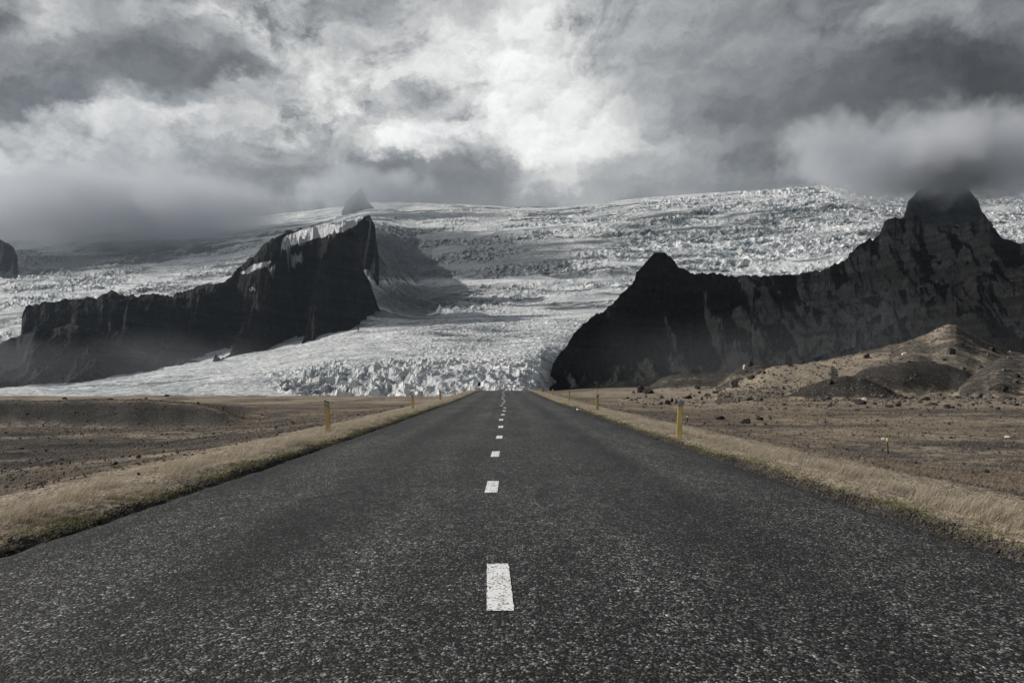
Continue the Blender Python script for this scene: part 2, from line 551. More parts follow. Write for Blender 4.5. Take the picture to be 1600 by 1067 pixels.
def build_ground():
    r = [0.25]
    while r[-1] < 430:
        r.append(r[-1] * 1.0085 + 0.012)
    while r[-1] < 14500:
        r.append(r[-1] * 1.12)
    r = np.array(r)
    phi = np.concatenate([np.linspace(-44, 44, 1100), np.linspace(44, 316, 260)[1:]])
    phi = np.radians(phi)
    rr, pp = np.meshgrid(r, phi, indexing='ij')
    x = rr * np.sin(pp)
    y = rr * np.cos(pp)
    z, gravel = ground_z(x, y, True)
    far = ss(np.hypot(x, y), 260, 600)
    z = np.where((y <= 235), z - 30.0 * far * (z > -20), z)
    z = np.minimum(z, 200)
    al = np.abs(x - road_x(y))
    n1 = fbm(x / 5.0, y / 9.0, 4, 51)
    n2 = fbm(x / 30.0, y / 14.0, 4, 52)
    px = x / np.maximum(y, 1) * FX + X0
    pale = np.exp(-((al - 5.0) / 1.1) ** 2) * 0.95 + 0.35 * ss(n2, -0.05, 0.4) + .24 + .26 * fbm(x / 16.0, y / 3.2, 4, 54) * ss(al, 6, 9)
    # pale grass flat under the moraine and up the saddle of the main hill
    foot = ss(y, 38, 62) * (1 - ss(y, 105, 190)) * ss(x, 5, 14)
    pale = pale + foot * (0.55 + 0.7 * n1) * (1 - gravel * 0.9)
    saddle = np.exp(-(((px - 1240 - (y - 100) * 1.1)) / 70.0) ** 2) * ss(y, 78, 100) * (1 - ss(y, 150, 170))
    pale = pale + 1.05 * saddle * (1 - 0.5 * gravel)
    peak = np.exp(-((px - 1462) / 30.0) ** 2) * ss(y, 155, 180) * 0.45
    lrim = ss(y, 88, 130) * (x < 0) * (0.38 + 1.2 * fbm(x / 9.0, y / 14.0, 4, 56))
    pale = pale + peak + lrim * (al > 6)
    moss = np.exp(-((al - 3.86) / 0.13) ** 2) * (0.5 + 1.0 * fbm(x / 0.8, y / 1.4, 3, 61)) * (1 - ss(y, 30, 60))
    moss = moss + 0.5 * ss(fbm(x / 6.0, y / 6.0, 4, 62), 0.28, 0.5) * ss(y, 40, 70) * (x > 10)
    moss = moss + 0.6 * np.exp(-((px - 1487) / 10.0) ** 2) * ss(y, 180, 186) * (y < 215)
    edge = 1 - ss(al + 0.16 * fbm(x / 0.4, y / 0.4, 3, 63), 3.70, 3.86)
    patchg = ss(fbm(x / 11.0, y / 4.5, 4, 55), .06, .30) * ss(al, 6.5, 10) * (y < 110)
    gravel = np.maximum(gravel, .5 * patchg)
    dark_l = np.exp(-((y - 30) / 16.0) ** 2) * 0.5 * (x < -8)
    pale = pale * np.where(x < 0, 1 - .95 * np.clip(gravel, 0, 1), 1 - .6 * np.clip(gravel * 1.3 - .5, 0, 1))
    gravel = gravel * (0.85 + 0.3 * n1) + dark_l
    v = np.stack([x, y, z], -1).reshape(-1, 3)
    f = grid_faces(len(r), len(phi), flip=False)
    n0 = len(r) * len(phi)
    me = mesh_from('ground', v, f, [mat_ground()],
                   dict(grass=pale, gravel=gravel, moss=moss, edge=edge))
    # make sure the sheet faces up
    if me.polygons[1000].normal.z < 0:
        me.flip_normals()
    return link('ground', me, kind='structure')


build_ground()


# ------------------------------------------------------------------ road
def road_surface(lat, y):
    """height of the tarmac at lateral offset lat from its centre line"""
    al = np.abs(lat)
    return road_z(y) - 0.012 * al - 0.045 * ss(al, 3.45, 3.75) + 0.006 * fbm(lat / 1.2, np.asarray(y) / 3.0, 2, 71)


def mat_asphalt():
    m, nt, b = new_mat('weathered chip seal', 0.72, 0.35)
    tc = nt.node('ShaderNodeTexCoord').outputs['Object']
    sp = nt.node('ShaderNodeSeparateXYZ')
    nt.put(sp.inputs[0], tc)
    wob = nt.vm('ADD', tc, nt.vm('SCALE', nt.noise(tc, 60.0, 2, 0.5, color=True), scale=0.012))
    c1 = nt.vor(wob, 82.0, out='Color')
    d1 = nt.vor(wob, 82.0)
    s1 = nt.node('ShaderNodeSeparateColor')
    nt.put(s1.inputs[0], c1)
    c2 = nt.vor(tc, 34.0, out='Color')
    s2 = nt.node('ShaderNodeSeparateColor')
    nt.put(s2.inputs[0], c2)
    chips = nt.ramp(s1.outputs[0], [(0, .003), (.25, .006), (.5, .018), (.72, .050), (.90, .12), (1, .28)])
    mid = nt.ramp(s2.outputs[0], [(0, .40), (.5, 0.9), (1, 1.7)])
    c3 = nt.node('ShaderNodeSeparateColor')
    nt.put(c3.inputs[0], nt.vor(nt.vm('MULTIPLY', tc, (1, .5, 1)), 11.0, out='Color'))
    mid = nt.m('MULTIPLY', mid, nt.mapr(c3.outputs[0], 0, 1, .72, 1.28))
    v = nt.m('MULTIPLY', chips, mid)
    # polished wheel paths, darker binder bands and bleeding between them
    ax = nt.m('ABSOLUTE', nt.m('ADD', sp.outputs[0], nt.m('MULTIPLY', sp.outputs[1], 0.0122)))
    band = nt.ramp(nt.m('DIVIDE', ax, 4.0), [(0, 1.15), (.10, .95), (.22, 1.25), (.33, .92), (.47, .70), (.60, 1.2), (.76, 1.05), (.86, .62), (.93, .42), (1, .28)], 'EASE')
    str_ = nt.noise(nt.vm('MULTIPLY', tc, (1.6, 0.12, 1)), 1.0, 5, 0.6)
    pat = nt.noise(nt.vm('MULTIPLY', tc, (1, 0.45, 1)), 0.55, 5, 0.6)
    v = nt.m('MULTIPLY', v, band)
    v = nt.m('MULTIPLY', v, nt.mapr(str_, 0.3, 0.7, 0.72, 1.32))
    v = nt.m('MULTIPLY', v, nt.mapr(pat, 0.3, 0.7, 0.65, 1.5))
    col = nt.mul(nt.mix(s1.outputs[1], (1.0, 1.0, 1.03), (1.02, 1.0, .95)), v)
    nt.put(b.inputs['Base Color'], col)
    nt.put(b.inputs['Normal'], nt.bump(nt.m('ADD', nt.m('MULTIPLY', d1, -1.0), nt.m('MULTIPLY', s1.outputs[2], .5)), 0.85, 0.008))
    return m


def mat_paint():
    m, nt, b = new_mat('worn white road paint', 0.7, 0.3)
    tc = nt.node('ShaderNodeTexCoord').outputs['Object']
    c1 = nt.vor(tc, 88.0, out='Color')
    s1 = nt.node('ShaderNodeSeparateColor')
    nt.put(s1.inputs[0], c1)
    n = nt.noise(tc, 7.0, 5, 0.6)
    wear = nt.m('ADD', s1.outputs[0], nt.m('MULTIPLY', nt.m('SUBTRACT', n, 0.5), 0.7))
    f = nt.mapr(wear, 0.74, 0.90)
    col = nt.mix(f, (.93, .93, .92), (.12, .12, .12))
    nt.put(b.inputs['Base Color'], col)
    nt.put(b.inputs['Normal'], nt.bump(s1.outputs[2], 0.4, 0.004))
    return m


def build_road():
    ys = np.concatenate([np.arange(-60, 0, 0.6), np.arange(0, 30, 0.06), np.arange(30, 130, 0.3), np.arange(130, 400, 2.0)])
    lat = np.concatenate([[-3.95, -3.86, -3.78, -3.7, -3.6, -3.5, -3.4], np.linspace(-3.2, 3.2, 33), [3.4, 3.5, 3.6, 3.7, 3.78, 3.86, 3.95]])
    yy, ll = np.meshgrid(ys, lat, indexing='ij')
    jag = 0.17 * fbm(yy / 0.35, np.sign(ll) * 5, 5, 77, .65) + 0.08 * fbm(yy / 4.0, np.sign(ll) * 9, 2, 78)
    x = road_x(yy) + ll + np.sign(ll) * jag * ss(np.abs(ll), 3.3, 3.7)
    z = road_surface(ll, yy) - 0.30 * ss(np.abs(ll), 3.8, 3.96)
    v = np.stack([x, yy, z], -1).reshape(-1, 3)
    me = mesh_from('road', v, grid_faces(len(ys), len(lat)), [mat_asphalt()])
    if me.polygons[100].normal.z < 0:
        me.flip_normals()
    road = link('road', me, kind='structure')
    paint = mat_paint()
    # centre dashes: 1 m long, 3 m apart; lateral wander measured from the line vanishing at px 787
    dash = []
    d_first, per = 3.53, 3.98
    wander = {0: (-.028, .0), 1: (-.135, .0), 2: (-.145, .0), 3: (-.10, .0), 4: (-.085, 0), 5: (-.09, 0)}
    for k in range(26):
        y0 = d_first + per * k
        if k > 8:
            w = 0.10 * math.sin(k * 1.25) - 0.03
        elif k in wander:
            w = wander[k][0]
        else:
            w = {6: -.03, 7: .02, 8: .06}[k]
        dash.append((y0, y0 + 0.96, w))
    dash.append((d_first - per, d_first - per + 0.96, -.02))
    for k, (y0, y1, w) in enumerate(dash):
        n = 25
        t = np.linspace(0, 1, n)
        yv = y0 + (y1 - y0) * t
        skew = (-0.022 if k == 0 else 0.012) * (t - 0.5)
        jl = 0.006 * perlin(yv * 14, yv * 0 + k, 81)
        jr = 0.006 * perlin(yv * 14, yv * 0 + k, 82)
        hw = 0.071
        cols = []
        for q, (s, j) in enumerate(((-1, jl), (-0.33, jl * 0), (0.33, jr * 0), (1, jr))):
            l = w + skew + s * hw + j
            endj = 0.012 * perlin(np.array([s * 3.1 + k]), np.array([k * 1.7]), 83)[0]
            y_ = yv + np.where(t < 0.01, endj, 0) + np.where(t > 0.99, endj * .7, 0)
            cols.append(np.stack([road_x(y_) + l, y_, road_surface(l, y_) + 0.004], -1))
        v = np.stack(cols, 1).reshape(-1, 3)
        mm = mesh_from('centre_dash', v, grid_faces(n, 4), [paint])
        if mm.polygons[0].normal.z < 0:
            mm.flip_normals()
        link('centre_dash', mm, parent=road)
    return road


build_road()


# ------------------------------------------------------------------ mountains
def mat_rock(name, base=(.030, .031, .034), tan=(.085, .075, .055), snow=False, scale=1.0):
    m, nt, b = new_mat(name, 0.92, 0.15)
    tc = nt.node('ShaderNodeTexCoord').outputs['Object']
    n1 = nt.noise(tc, 0.004 * scale, 7, 0.62)
    n2 = nt.noise(tc, 0.03 * scale, 7, 0.68)
    n3 = nt.noise(tc, 0.11 * scale, 4, 0.7)
    strata = nt.noise(nt.vm('MULTIPLY', tc, (0.12, 0.12, 3.0)), 0.012 * scale, 6, 0.62)
    scree = nt.attr('scree')
    cut = nt.attr('cut')
    base = tuple(v for v in base)
    c = nt.mix(nt.mapr(n2, .35, .68), tuple(v * .45 for v in base), tuple(v * 1.7 for v in base))
    c = nt.mix(nt.mapr(strata, .48, .58, 0, .85), c, tuple(v * .35 for v in base))
    f = nt.m('ADD', nt.m('MULTIPLY', nt.m('SUBTRACT', n1, .5), 1.6), scree)
    f = nt.m('ADD', f, nt.m('MULTIPLY', nt.m('SUBTRACT', n3, .5), 1.3))
    tanc = nt.mix(nt.mapr(n3, .35, .7), tuple(v * .55 for v in tan), tuple(v * 1.5 for v in tan))
    c = nt.mix(nt.mapr(f, .30, .95, 0, .9), c, tanc)
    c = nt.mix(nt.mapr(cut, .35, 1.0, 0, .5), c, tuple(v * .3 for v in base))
    if snow:
        sn = nt.m('ADD', nt.attr('snow'), nt.m('MULTIPLY', nt.m('SUBTRACT', n2, .5), .9))
        c = nt.mix(nt.mapr(sn, .40, .50), c, (.86, .88, .90))
    nt.put(b.inputs['Base Color'], c)
    bm = nt.bump(n3, 1.0, 9.0)
    bm = nt.bump(n2, 1.0, 34.0, bm)
    bm = nt.bump(nt.noise(tc, 0.009 * scale, 6, 0.65), 0.7, 70.0, bm)
    nt.put(b.inputs['Normal'], bm)
    return m


def mountain(name, pts, D, depth, back, zbase, mat, px0=None, px1=None, dpx=1.3, rows=230, relief=60.0,
             gul=(90.0, 420.0), seed=1, prof=((0, 0), (.35, .18), (.62, .45), (.85, .78), (1, 1)), jag=1.0, terrace=(46.0, 9.0),
             snow=None, scree_h=0.3, label=None, spur=.42):
    pts = np.array(pts, float)
    px0 = pts[0, 0] if px0 is None else px0
    px1 = pts[-1, 0] if px1 is None else px1
    px = np.arange(px0, px1 + dpx, dpx)
    Dp = np.interp(px, D[0], D[1])
    Dp = Dp * (1 + 0.035 * fbm(px / 70.0, px * 0, 3, seed))
    dep = np.interp(px, depth[0], depth[1])
    sil = np.interp(px, pts[:, 0], pts[:, 1]) + jag * (5.5 * fbm(px / 13.0, px * 0 + 1.1, 5, seed + 3, .62) + 1.6 * np.abs(perlin(px / 3.1, px * 0 + .4, seed + 4)))
    zr = CAM_H + slope_of(sil) * Dp
    tf = np.concatenate([np.linspace(0, 0.55, int(rows * .35), endpoint=False), np.linspace(.55, 1, int(rows * .65))])
    tb = np.linspace(1, 0, 40)[1:]
    t = np.concatenate([tf, tb])[:, None]
    nf = len(tf)
    isf = (np.arange(len(t)) < nf)[:, None]
    Y = np.where(isf, Dp[None] - dep[None] * (1 - t), Dp[None] + back * (1 - t))
    X = tan_of(px)[None] * Y
    pr = np.array(prof, float)
    bu = (X + 90 * fbm(X / 300.0, Y / 300.0, 3, seed + 30)) / (gul[0] * 3.2)
    but = ridged(bu, Y / 2600.0, 4, seed + 31, .5) - .45
    tw = np.clip(t + spur * but * np.clip(6.75 * t * t * (1 - t), 0, 1), 0, 1)
    s = np.where(isf, np.interp(tw, pr[:, 0], pr[:, 1]), t ** 1.2)
    # warped gullies running down slope
    wx = X + 60 * fbm(X / 260.0, Y / 260.0, 3, seed + 5)
    g = ridged(wx / gul[0], Y / gul[1], 5, seed + 7, 0.55)
    g2 = fbm(X / 330.0, Y / 420.0, 4, seed + 9)
    mid = np.clip(4 * s * (1 - s), 0, 1) ** 0.5 * ss(s, .06, .42)
    z = zbase + (zr[None] - zbase) * s
    z = z - relief * (1 - g) * mid + relief * 1.0 * g2 * mid
    # spurs and hollows: push the crest line about in depth too
    z = z + relief * 0.25 * ridged(X / 38.0, Y / 60.0, 4, seed + 12) * mid
    # lava-flow terraces
    if terrace:
        zz = z + 22 * fbm(X / 300.0, Y / 300.0, 3, seed + 13)
        ph = zz / terrace[0]
        fr = ph - np.floor(ph)
        z = z + terrace[1] * (ss(fr, 0.55, 1.0) - fr) * ss(s, 0.35, 0.6) * np.where(s > .97, .2, 1)
    z = z + (7 * fbm(X / 22.0, Y / 26.0, 4, seed + 40) + 9 * (ridged(wx / 30.0, Y / 130.0, 4, seed + 41) - .4)) * mid
    z = np.maximum(z, zbase - 60)
    # keep below the sight line of the crest
    lim = CAM_H + slope_of(sil)[None] * Y
    z = np.where(isf, np.minimum(z, lim + 0.002 * Y * 0), np.minimum(z, lim))
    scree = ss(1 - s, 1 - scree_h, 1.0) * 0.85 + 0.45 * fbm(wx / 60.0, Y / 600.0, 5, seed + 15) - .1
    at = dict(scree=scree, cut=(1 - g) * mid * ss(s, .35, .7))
    if snow is not None:
        PX = X / Y * FX + X0
        PY = YH - (z - CAM_H) / Y * FX
        a = np.zeros(X.shape)
        for poly in snow:
            poly = np.array(poly, float)
            inside = np.zeros(X.shape, bool)
            j = len(poly) - 1
            for i in range(len(poly)):
                xi, yi = poly[i]
                xj, yj = poly[j]
                c = ((yi > PY) != (yj > PY)) & (PX < (xj - xi) * (PY - yi) / (yj - yi + 1e-9) + xi)
                inside ^= c
                j = i
            a = np.maximum(a, inside * 1.0)
        at['snow'] = a
    v = np.stack([X, Y, z], -1).reshape(-1, 3)
    me = mesh_from(name, v, grid_faces(len(t), len(px)), [mat], at, smooth=False)
    if me.polygons[len(px) * 20].normal.z < 0:
        me.flip_normals()
    return link(name, me, kind='structure', label=label)


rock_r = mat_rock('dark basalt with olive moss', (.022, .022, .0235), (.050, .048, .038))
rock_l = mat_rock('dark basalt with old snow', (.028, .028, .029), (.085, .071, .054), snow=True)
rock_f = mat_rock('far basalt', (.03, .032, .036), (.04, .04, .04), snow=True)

R_SIL = [(846, 622), (852, 614), (861, 582), (864, 567), (875, 552), (886, 538), (896, 520), (903, 513), (910, 506), (935, 488), (957, 474),
         (965, 466), (973, 456), (992, 438), (994, 426), (1007, 411), (1016, 402), (1024, 395), (1030, 393), (1038, 394), (1049, 401),
         (1055, 409), (1060, 417), (1071, 420), (1078, 425), (1086, 427), (1117, 427), (1153, 430), (1188, 431), (1227, 429), (1250, 427),
         (1282, 422), (1303, 413), (1318, 408), (1324, 405), (1328, 394), (1340, 384), (1346, 382), (1353, 377), (1356, 372), (1360, 370), (1363, 374), (1374, 367),
         (1380, 353), (1382, 344), (1386, 341), (1403, 340), (1411, 342), (1420, 336), (1437, 337), (1440, 346), (1460, 347), (1478, 349), (1488, 354), (1503, 351),
         (1510, 347), (1517, 343), (1528, 344), (1535, 339), (1539, 341), (1543, 349), (1550, 355), (1553, 352), (1557, 358), (1563, 369), (1578, 376), (1600, 379), (1680, 384), (1760, 400),
         (1900, 410), (2100, 440), (2400, 500)]
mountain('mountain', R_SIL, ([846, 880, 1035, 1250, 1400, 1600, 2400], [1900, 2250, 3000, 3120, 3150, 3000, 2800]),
         ([846, 1000, 1200, 1600, 2400], [420, 1000, 1400, 1500, 1500]), 900, -30, rock_r, spur=.26, gul=(62, 380), rows=300, relief=85, seed=101, jag=1.1,
         prof=((0, 0), (.3, .15), (.6, .42), (.78, .62), (.9, .83), (1, 1)), scree_h=.6, terrace=(52, 11),
         label='dark basalt mountain with jagged cliffs rising behind the right moraine')
R_SPUR = [(1150, 606), (1200, 584), (1270, 559), (1300, 551), (1335, 543), (1372, 520), (1400, 503), (1430, 484), (1460, 462), (1490, 444), (1520, 432),
          (1545, 427), (1562, 430), (1575, 440), (1600, 436), (1640, 425), (1720, 430), (1850, 450), (2100, 500)]
mountain('mountain', R_SPUR, ([1150, 1500, 2100], [2000, 2150, 2100]), ([1150, 1400, 2100], [450, 900, 900]), 500, -30, rock_r,
         rows=220, relief=55, gul=(70, 300), seed=131, jag=0.8, scree_h=.6, terrace=(40, 7),
         label='lower brownish spur in front of the right mountain')
L_SIL = [(-900, 560), (-500, 545), (-200, 548), (-60, 540), (0, 535), (15, 528), (37, 523), (52, 517), (66, 514), (74, 516), (90, 512), (110, 505), (160, 520), (170, 534), (200, 545), (300, 562), (420, 580)]
mountain('mountain', L_SIL, ([-900, 0, 420], [3500, 3500, 3500]), ([-900, 420], [1100, 900]), 500, -40, rock_l,
         rows=150, relief=40, gul=(80, 260), seed=151, jag=0.7, scree_h=.5, terrace=(40, 6), snow=[],
         label='low dark foothill at the far left edge beside the ice tongue')
L_MAIN = [(30, 560), (34, 490), (40, 479), (52, 475), (62, 473), (75, 472), (100, 467), (125, 466), (150, 464), (165, 458), (172, 454), (180, 455), (190, 460), (215, 461),
          (240, 458), (266, 461), (285, 455), (300, 450), (312, 444), (330, 441), (349, 441), (357, 433), (366, 425), (380, 411), (400, 394), (413, 381), (425, 372), (436, 366), (450, 361),
          (475, 356), (500, 352), (525, 347), (545, 343), (556, 347), (560, 362), (562, 378), (563, 400), (570, 425), (578, 441), (584, 458), (590, 475), (597, 490), (602, 505), (612, 520), (640, 545)]
SNOW_POLYS = [[(436, 388), (444, 370), (470, 360), (492, 353), (520, 346), (548, 338), (572, 336), (556, 352), (534, 363), (508, 366), (492, 373), (468, 381), (452, 384)],
              [(374, 428), (392, 415), (408, 410), (424, 408), (416, 416), (402, 420), (388, 428)],
              [(446, 414), (455, 404), (466, 397), (474, 394), (470, 401), (474, 406), (460, 412)],
              [(418, 424), (428, 415), (434, 414), (426, 424)],
              [(498, 372), (508, 364), (516, 361), (511, 368), (503, 372)],
              [(384, 451), (394, 449), (399, 451), (390, 453)],
              [(318, 440), (340, 433), (362, 423), (362, 428), (345, 441), (335, 444)]]
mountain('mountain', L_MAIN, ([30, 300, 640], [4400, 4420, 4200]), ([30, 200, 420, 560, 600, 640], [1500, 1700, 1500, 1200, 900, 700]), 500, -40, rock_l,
         rows=300, relief=120, gul=(95, 330), seed=171, jag=1.2, terrace=(70, 22), snow=SNOW_POLYS, scree_h=.4,
         prof=((0, 0), (.25, .14), (.5, .36), (.7, .6), (.86, .9), (1, 1)),
         label='dark mountain with snow patches along its crest left of the icefall')
L_BLOCK = [(440, 385), (446, 370), (470, 362), (500, 351), (520, 347), (545, 342), (560, 338), (572, 337), (578, 337), (581, 344), (586, 350), (587, 368), (592, 400)]
mountain('mountain', L_BLOCK, ([440, 592], [5100, 4950]), ([440, 592], [330, 300]), 320, 700, rock_l, dpx=.8,
         rows=140, relief=30, gul=(70, 200), seed=191, prof=((0, 0), (.3, .4), (.6, .92), (1, 1)), jag=0.7, terrace=(60, 10), snow=SNOW_POLYS[:1],
         label='black summit block with a snow rim at the right end of the left mountain')
NUN = [(534, 330), (538, 322), (541, 313), (547, 309), (553, 303), (557, 300), (560, 295), (563, 292), (566, 296), (569, 303), (574, 311), (578, 318), (584, 324), (590, 330)]
mountain('rock_peak', NUN, ([534, 590], [10400, 10400]), ([534, 590], [300, 300]), 400, 2560, rock_f, dpx=.7, rows=90, relief=40, gul=(90, 240),
         seed=201, jag=0.7, terrace=None, snow=[], label='small pointed rock peak standing out of the upper glacier in mist')
R_PEAK = [(1400, 352), (1413, 338), (1419, 314), (1431, 301), (1445, 292), (1460, 276), (1478, 270), (1496, 280), (1512, 294), (1529, 312), (1534, 330), (1552, 352)]
mountain('mountain', R_PEAK, ([1400, 1552], [6100, 6100]), ([1400, 1552], [700, 700]), 700, 900, rock_f, dpx=1, rows=120, relief=70, gul=(130, 400),
         seed=211, jag=0.9, snow=[], label='black peak whose top is buried in cloud on the right')
L_DOME = [(-260, 380), (-120, 352), (-60, 355), (0, 374), (14, 380), (22, 389), (27, 400), (28, 418), (30, 440)]
mountain('mountain', L_DOME, ([-260, 30], [8700, 8700]), ([-260, 30], [400, 300]), 600, 1350, rock_f, dpx=1, rows=100, relief=30, gul=(130, 400),
         seed=221, jag=0.6, snow=[], label='rounded dark rock dome at the left edge under cloud')


# ------------------------------------------------------------------ glacier
G_Y = [1380, 1480, 1560, 1700, 1850, 2100, 2500, 3000, 3500, 4000, 4600, 5200, 5800, 6400, 7000, 7800, 8600, 9400, 10200, 11200, 13000]
G_T = {
    -1300: [680, 640, 632, 628, 626, 624, 622, 618, 610, 600, 580, 560, 540, 520, 490, 460, 435, 410, 395, 380, 372],
    -400: [670, 632, 626, 622, 619, 616, 614, 611, 607, 600, 585, 565, 548, 515, 486, 455, 430, 402, 386, 372, 362],
    0:    [660, 630, 622, 618, 615, 612, 610, 607, 603, 597, 582, 560, 538, 508, 478, 452, 428, 400, 380, 366, 356],
    100:  [655, 626, 619, 615, 612, 608, 604, 600, 596, 588, 570, 540, 512, 488, 468, 446, 424, 398, 376, 362, 352],
    220:  [650, 624, 616, 610, 606, 601, 594, 586, 578, 568, 545, 515, 490, 470, 455, 436, 418, 394, 371, 357, 347],
    340:  [650, 622, 614, 605, 598, 589, 580, 571, 562, 548, 525, 500, 478, 460, 446, 430, 410, 386, 365, 352, 342],
    420:  [650, 624, 612, 598, 586, 578, 570, 562, 550, 534, 512, 492, 472, 452, 438, 420, 396, 374, 356, 344, 336],
    500:  [650, 626, 612, 584, 570, 566, 558, 548, 532, 520, 500, 482, 464, 440, 424, 402, 376, 358, 344, 332, 326],
    548:  [650, 627, 612, 580, 568, 563, 554, 542, 524, 508, 424, 374, 369, 364, 362, 354, 346, 338, 330, 324, 320],
    578:  [650, 628, 612, 578, 566, 561, 551, 538, 518, 505, 424, 372, 366, 360, 358, 350, 343, 334, 326, 320, 317],
    612:  [650, 628, 612, 578, 566, 561, 550, 536, 516, 504, 474, 430, 402, 386, 370, 356, 345, 335, 326, 320, 317],
    650:  [650, 628, 612, 578, 566, 561, 550, 536, 516, 504, 488, 468, 446, 422, 398, 370, 350, 336, 326, 320, 317],
    700:  [650, 628, 612, 578, 565, 559, 548, 534, 514, 501, 484, 462, 440, 414, 390, 364, 346, 333, 325, 321, 320],
    800:  [650, 628, 613, 588, 572, 562, 550, 536, 516, 500, 480, 456, 434, 409, 386, 362, 345, 334, 328, 326, 325],
    845:  [650, 630, 616, 594, 576, 556, 545, 532, 514, 497, 477, 452, 430, 405, 381, 358, 341, 331, 326, 325, 326],
    878:  [700, 690, 680, 670, 650, 610, 552, 533, 514, 497, 477, 452, 430, 405, 381, 358, 341, 331, 326, 325, 326],
    910:  [720, 710, 700, 690, 670, 630, 580, 540, 516, 497, 475, 450, 428, 402, 378, 354, 336, 327, 322, 322, 324],
    950:  [720, 710, 700, 690, 670, 640, 600, 560, 522, 495, 471, 447, 426, 400, 374, 350, 332, 322, 318, 318, 322],
    1050: [700, 690, 680, 670, 650, 630, 600, 570, 540, 505, 472, 448, 427, 400, 370, 342, 322, 310, 306, 308, 315],
    1200: [700, 700, 700, 700, 690, 670, 640, 600, 560, 515, 475, 450, 427, 396, 360, 328, 308, 300, 299, 304, 314],
    1300: [700, 700, 700, 700, 690, 670, 640, 600, 560, 515, 475, 445, 418, 385, 352, 320, 299, 291, 290, 296, 308],
    1380: [700, 700, 700, 700, 690, 670, 640, 600, 560, 515, 475, 440, 405, 376, 352, 328, 310, 300, 296, 298, 306],
    1500: [700, 700, 700, 700, 690, 670, 640, 600, 560, 515, 475, 440, 405, 382, 362, 338, 322, 312, 304, 302, 306],
    1600: [700, 700, 700, 700, 690, 670, 640, 600, 560, 515, 475, 440, 408, 385, 364, 338, 322, 313, 306, 302, 306],
    2100: [700, 700, 700, 700, 690, 670, 640, 600, 560, 515, 475, 450, 425, 405, 380, 355, 335, 325, 318, 315, 318],
}


def mat_ice():
    m, nt, b = new_mat('crevassed glacier ice', 0.55, 0.35)
    tc = nt.node('ShaderNodeTexCoord').outputs['Object']
    dirt_shade = nt.attr('dirt_shade')
    cav = nt.attr('cavity')
    n1 = nt.noise(tc, 0.05, 7, 0.7)
    n2 = nt.noise(nt.vm('MULTIPLY', tc, (0.5, 1.4, 1.0)), 0.006, 7, 0.62)
    clean = nt.mix(nt.mapr(n2, .36, .58), (.54, .58, .60), (.90, .90, .90))
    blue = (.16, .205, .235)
    grime_shade = (.10, .118, .13)  # dirty ice tone, also used for cloud shade painted into the colour
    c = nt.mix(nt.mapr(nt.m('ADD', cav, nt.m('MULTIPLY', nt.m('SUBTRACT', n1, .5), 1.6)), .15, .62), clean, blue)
    c = nt.mix(nt.mapr(nt.m('ADD', dirt_shade, nt.m('MULTIPLY', nt.m('SUBTRACT', n1, .5), 1.3)), .3, .95, 0, .92), c, grime_shade)
    nt.put(b.inputs['Base Color'], c)
    bm = nt.bump(n1, 1.0, 9.0)
    bm = nt.bump(nt.noise(nt.vm('MULTIPLY', tc, (0.6, 1.3, 1.0)), 0.018, 6, 0.7), 0.7, 26.0, bm)
    nt.put(b.inputs['Normal'], bm)
    return m


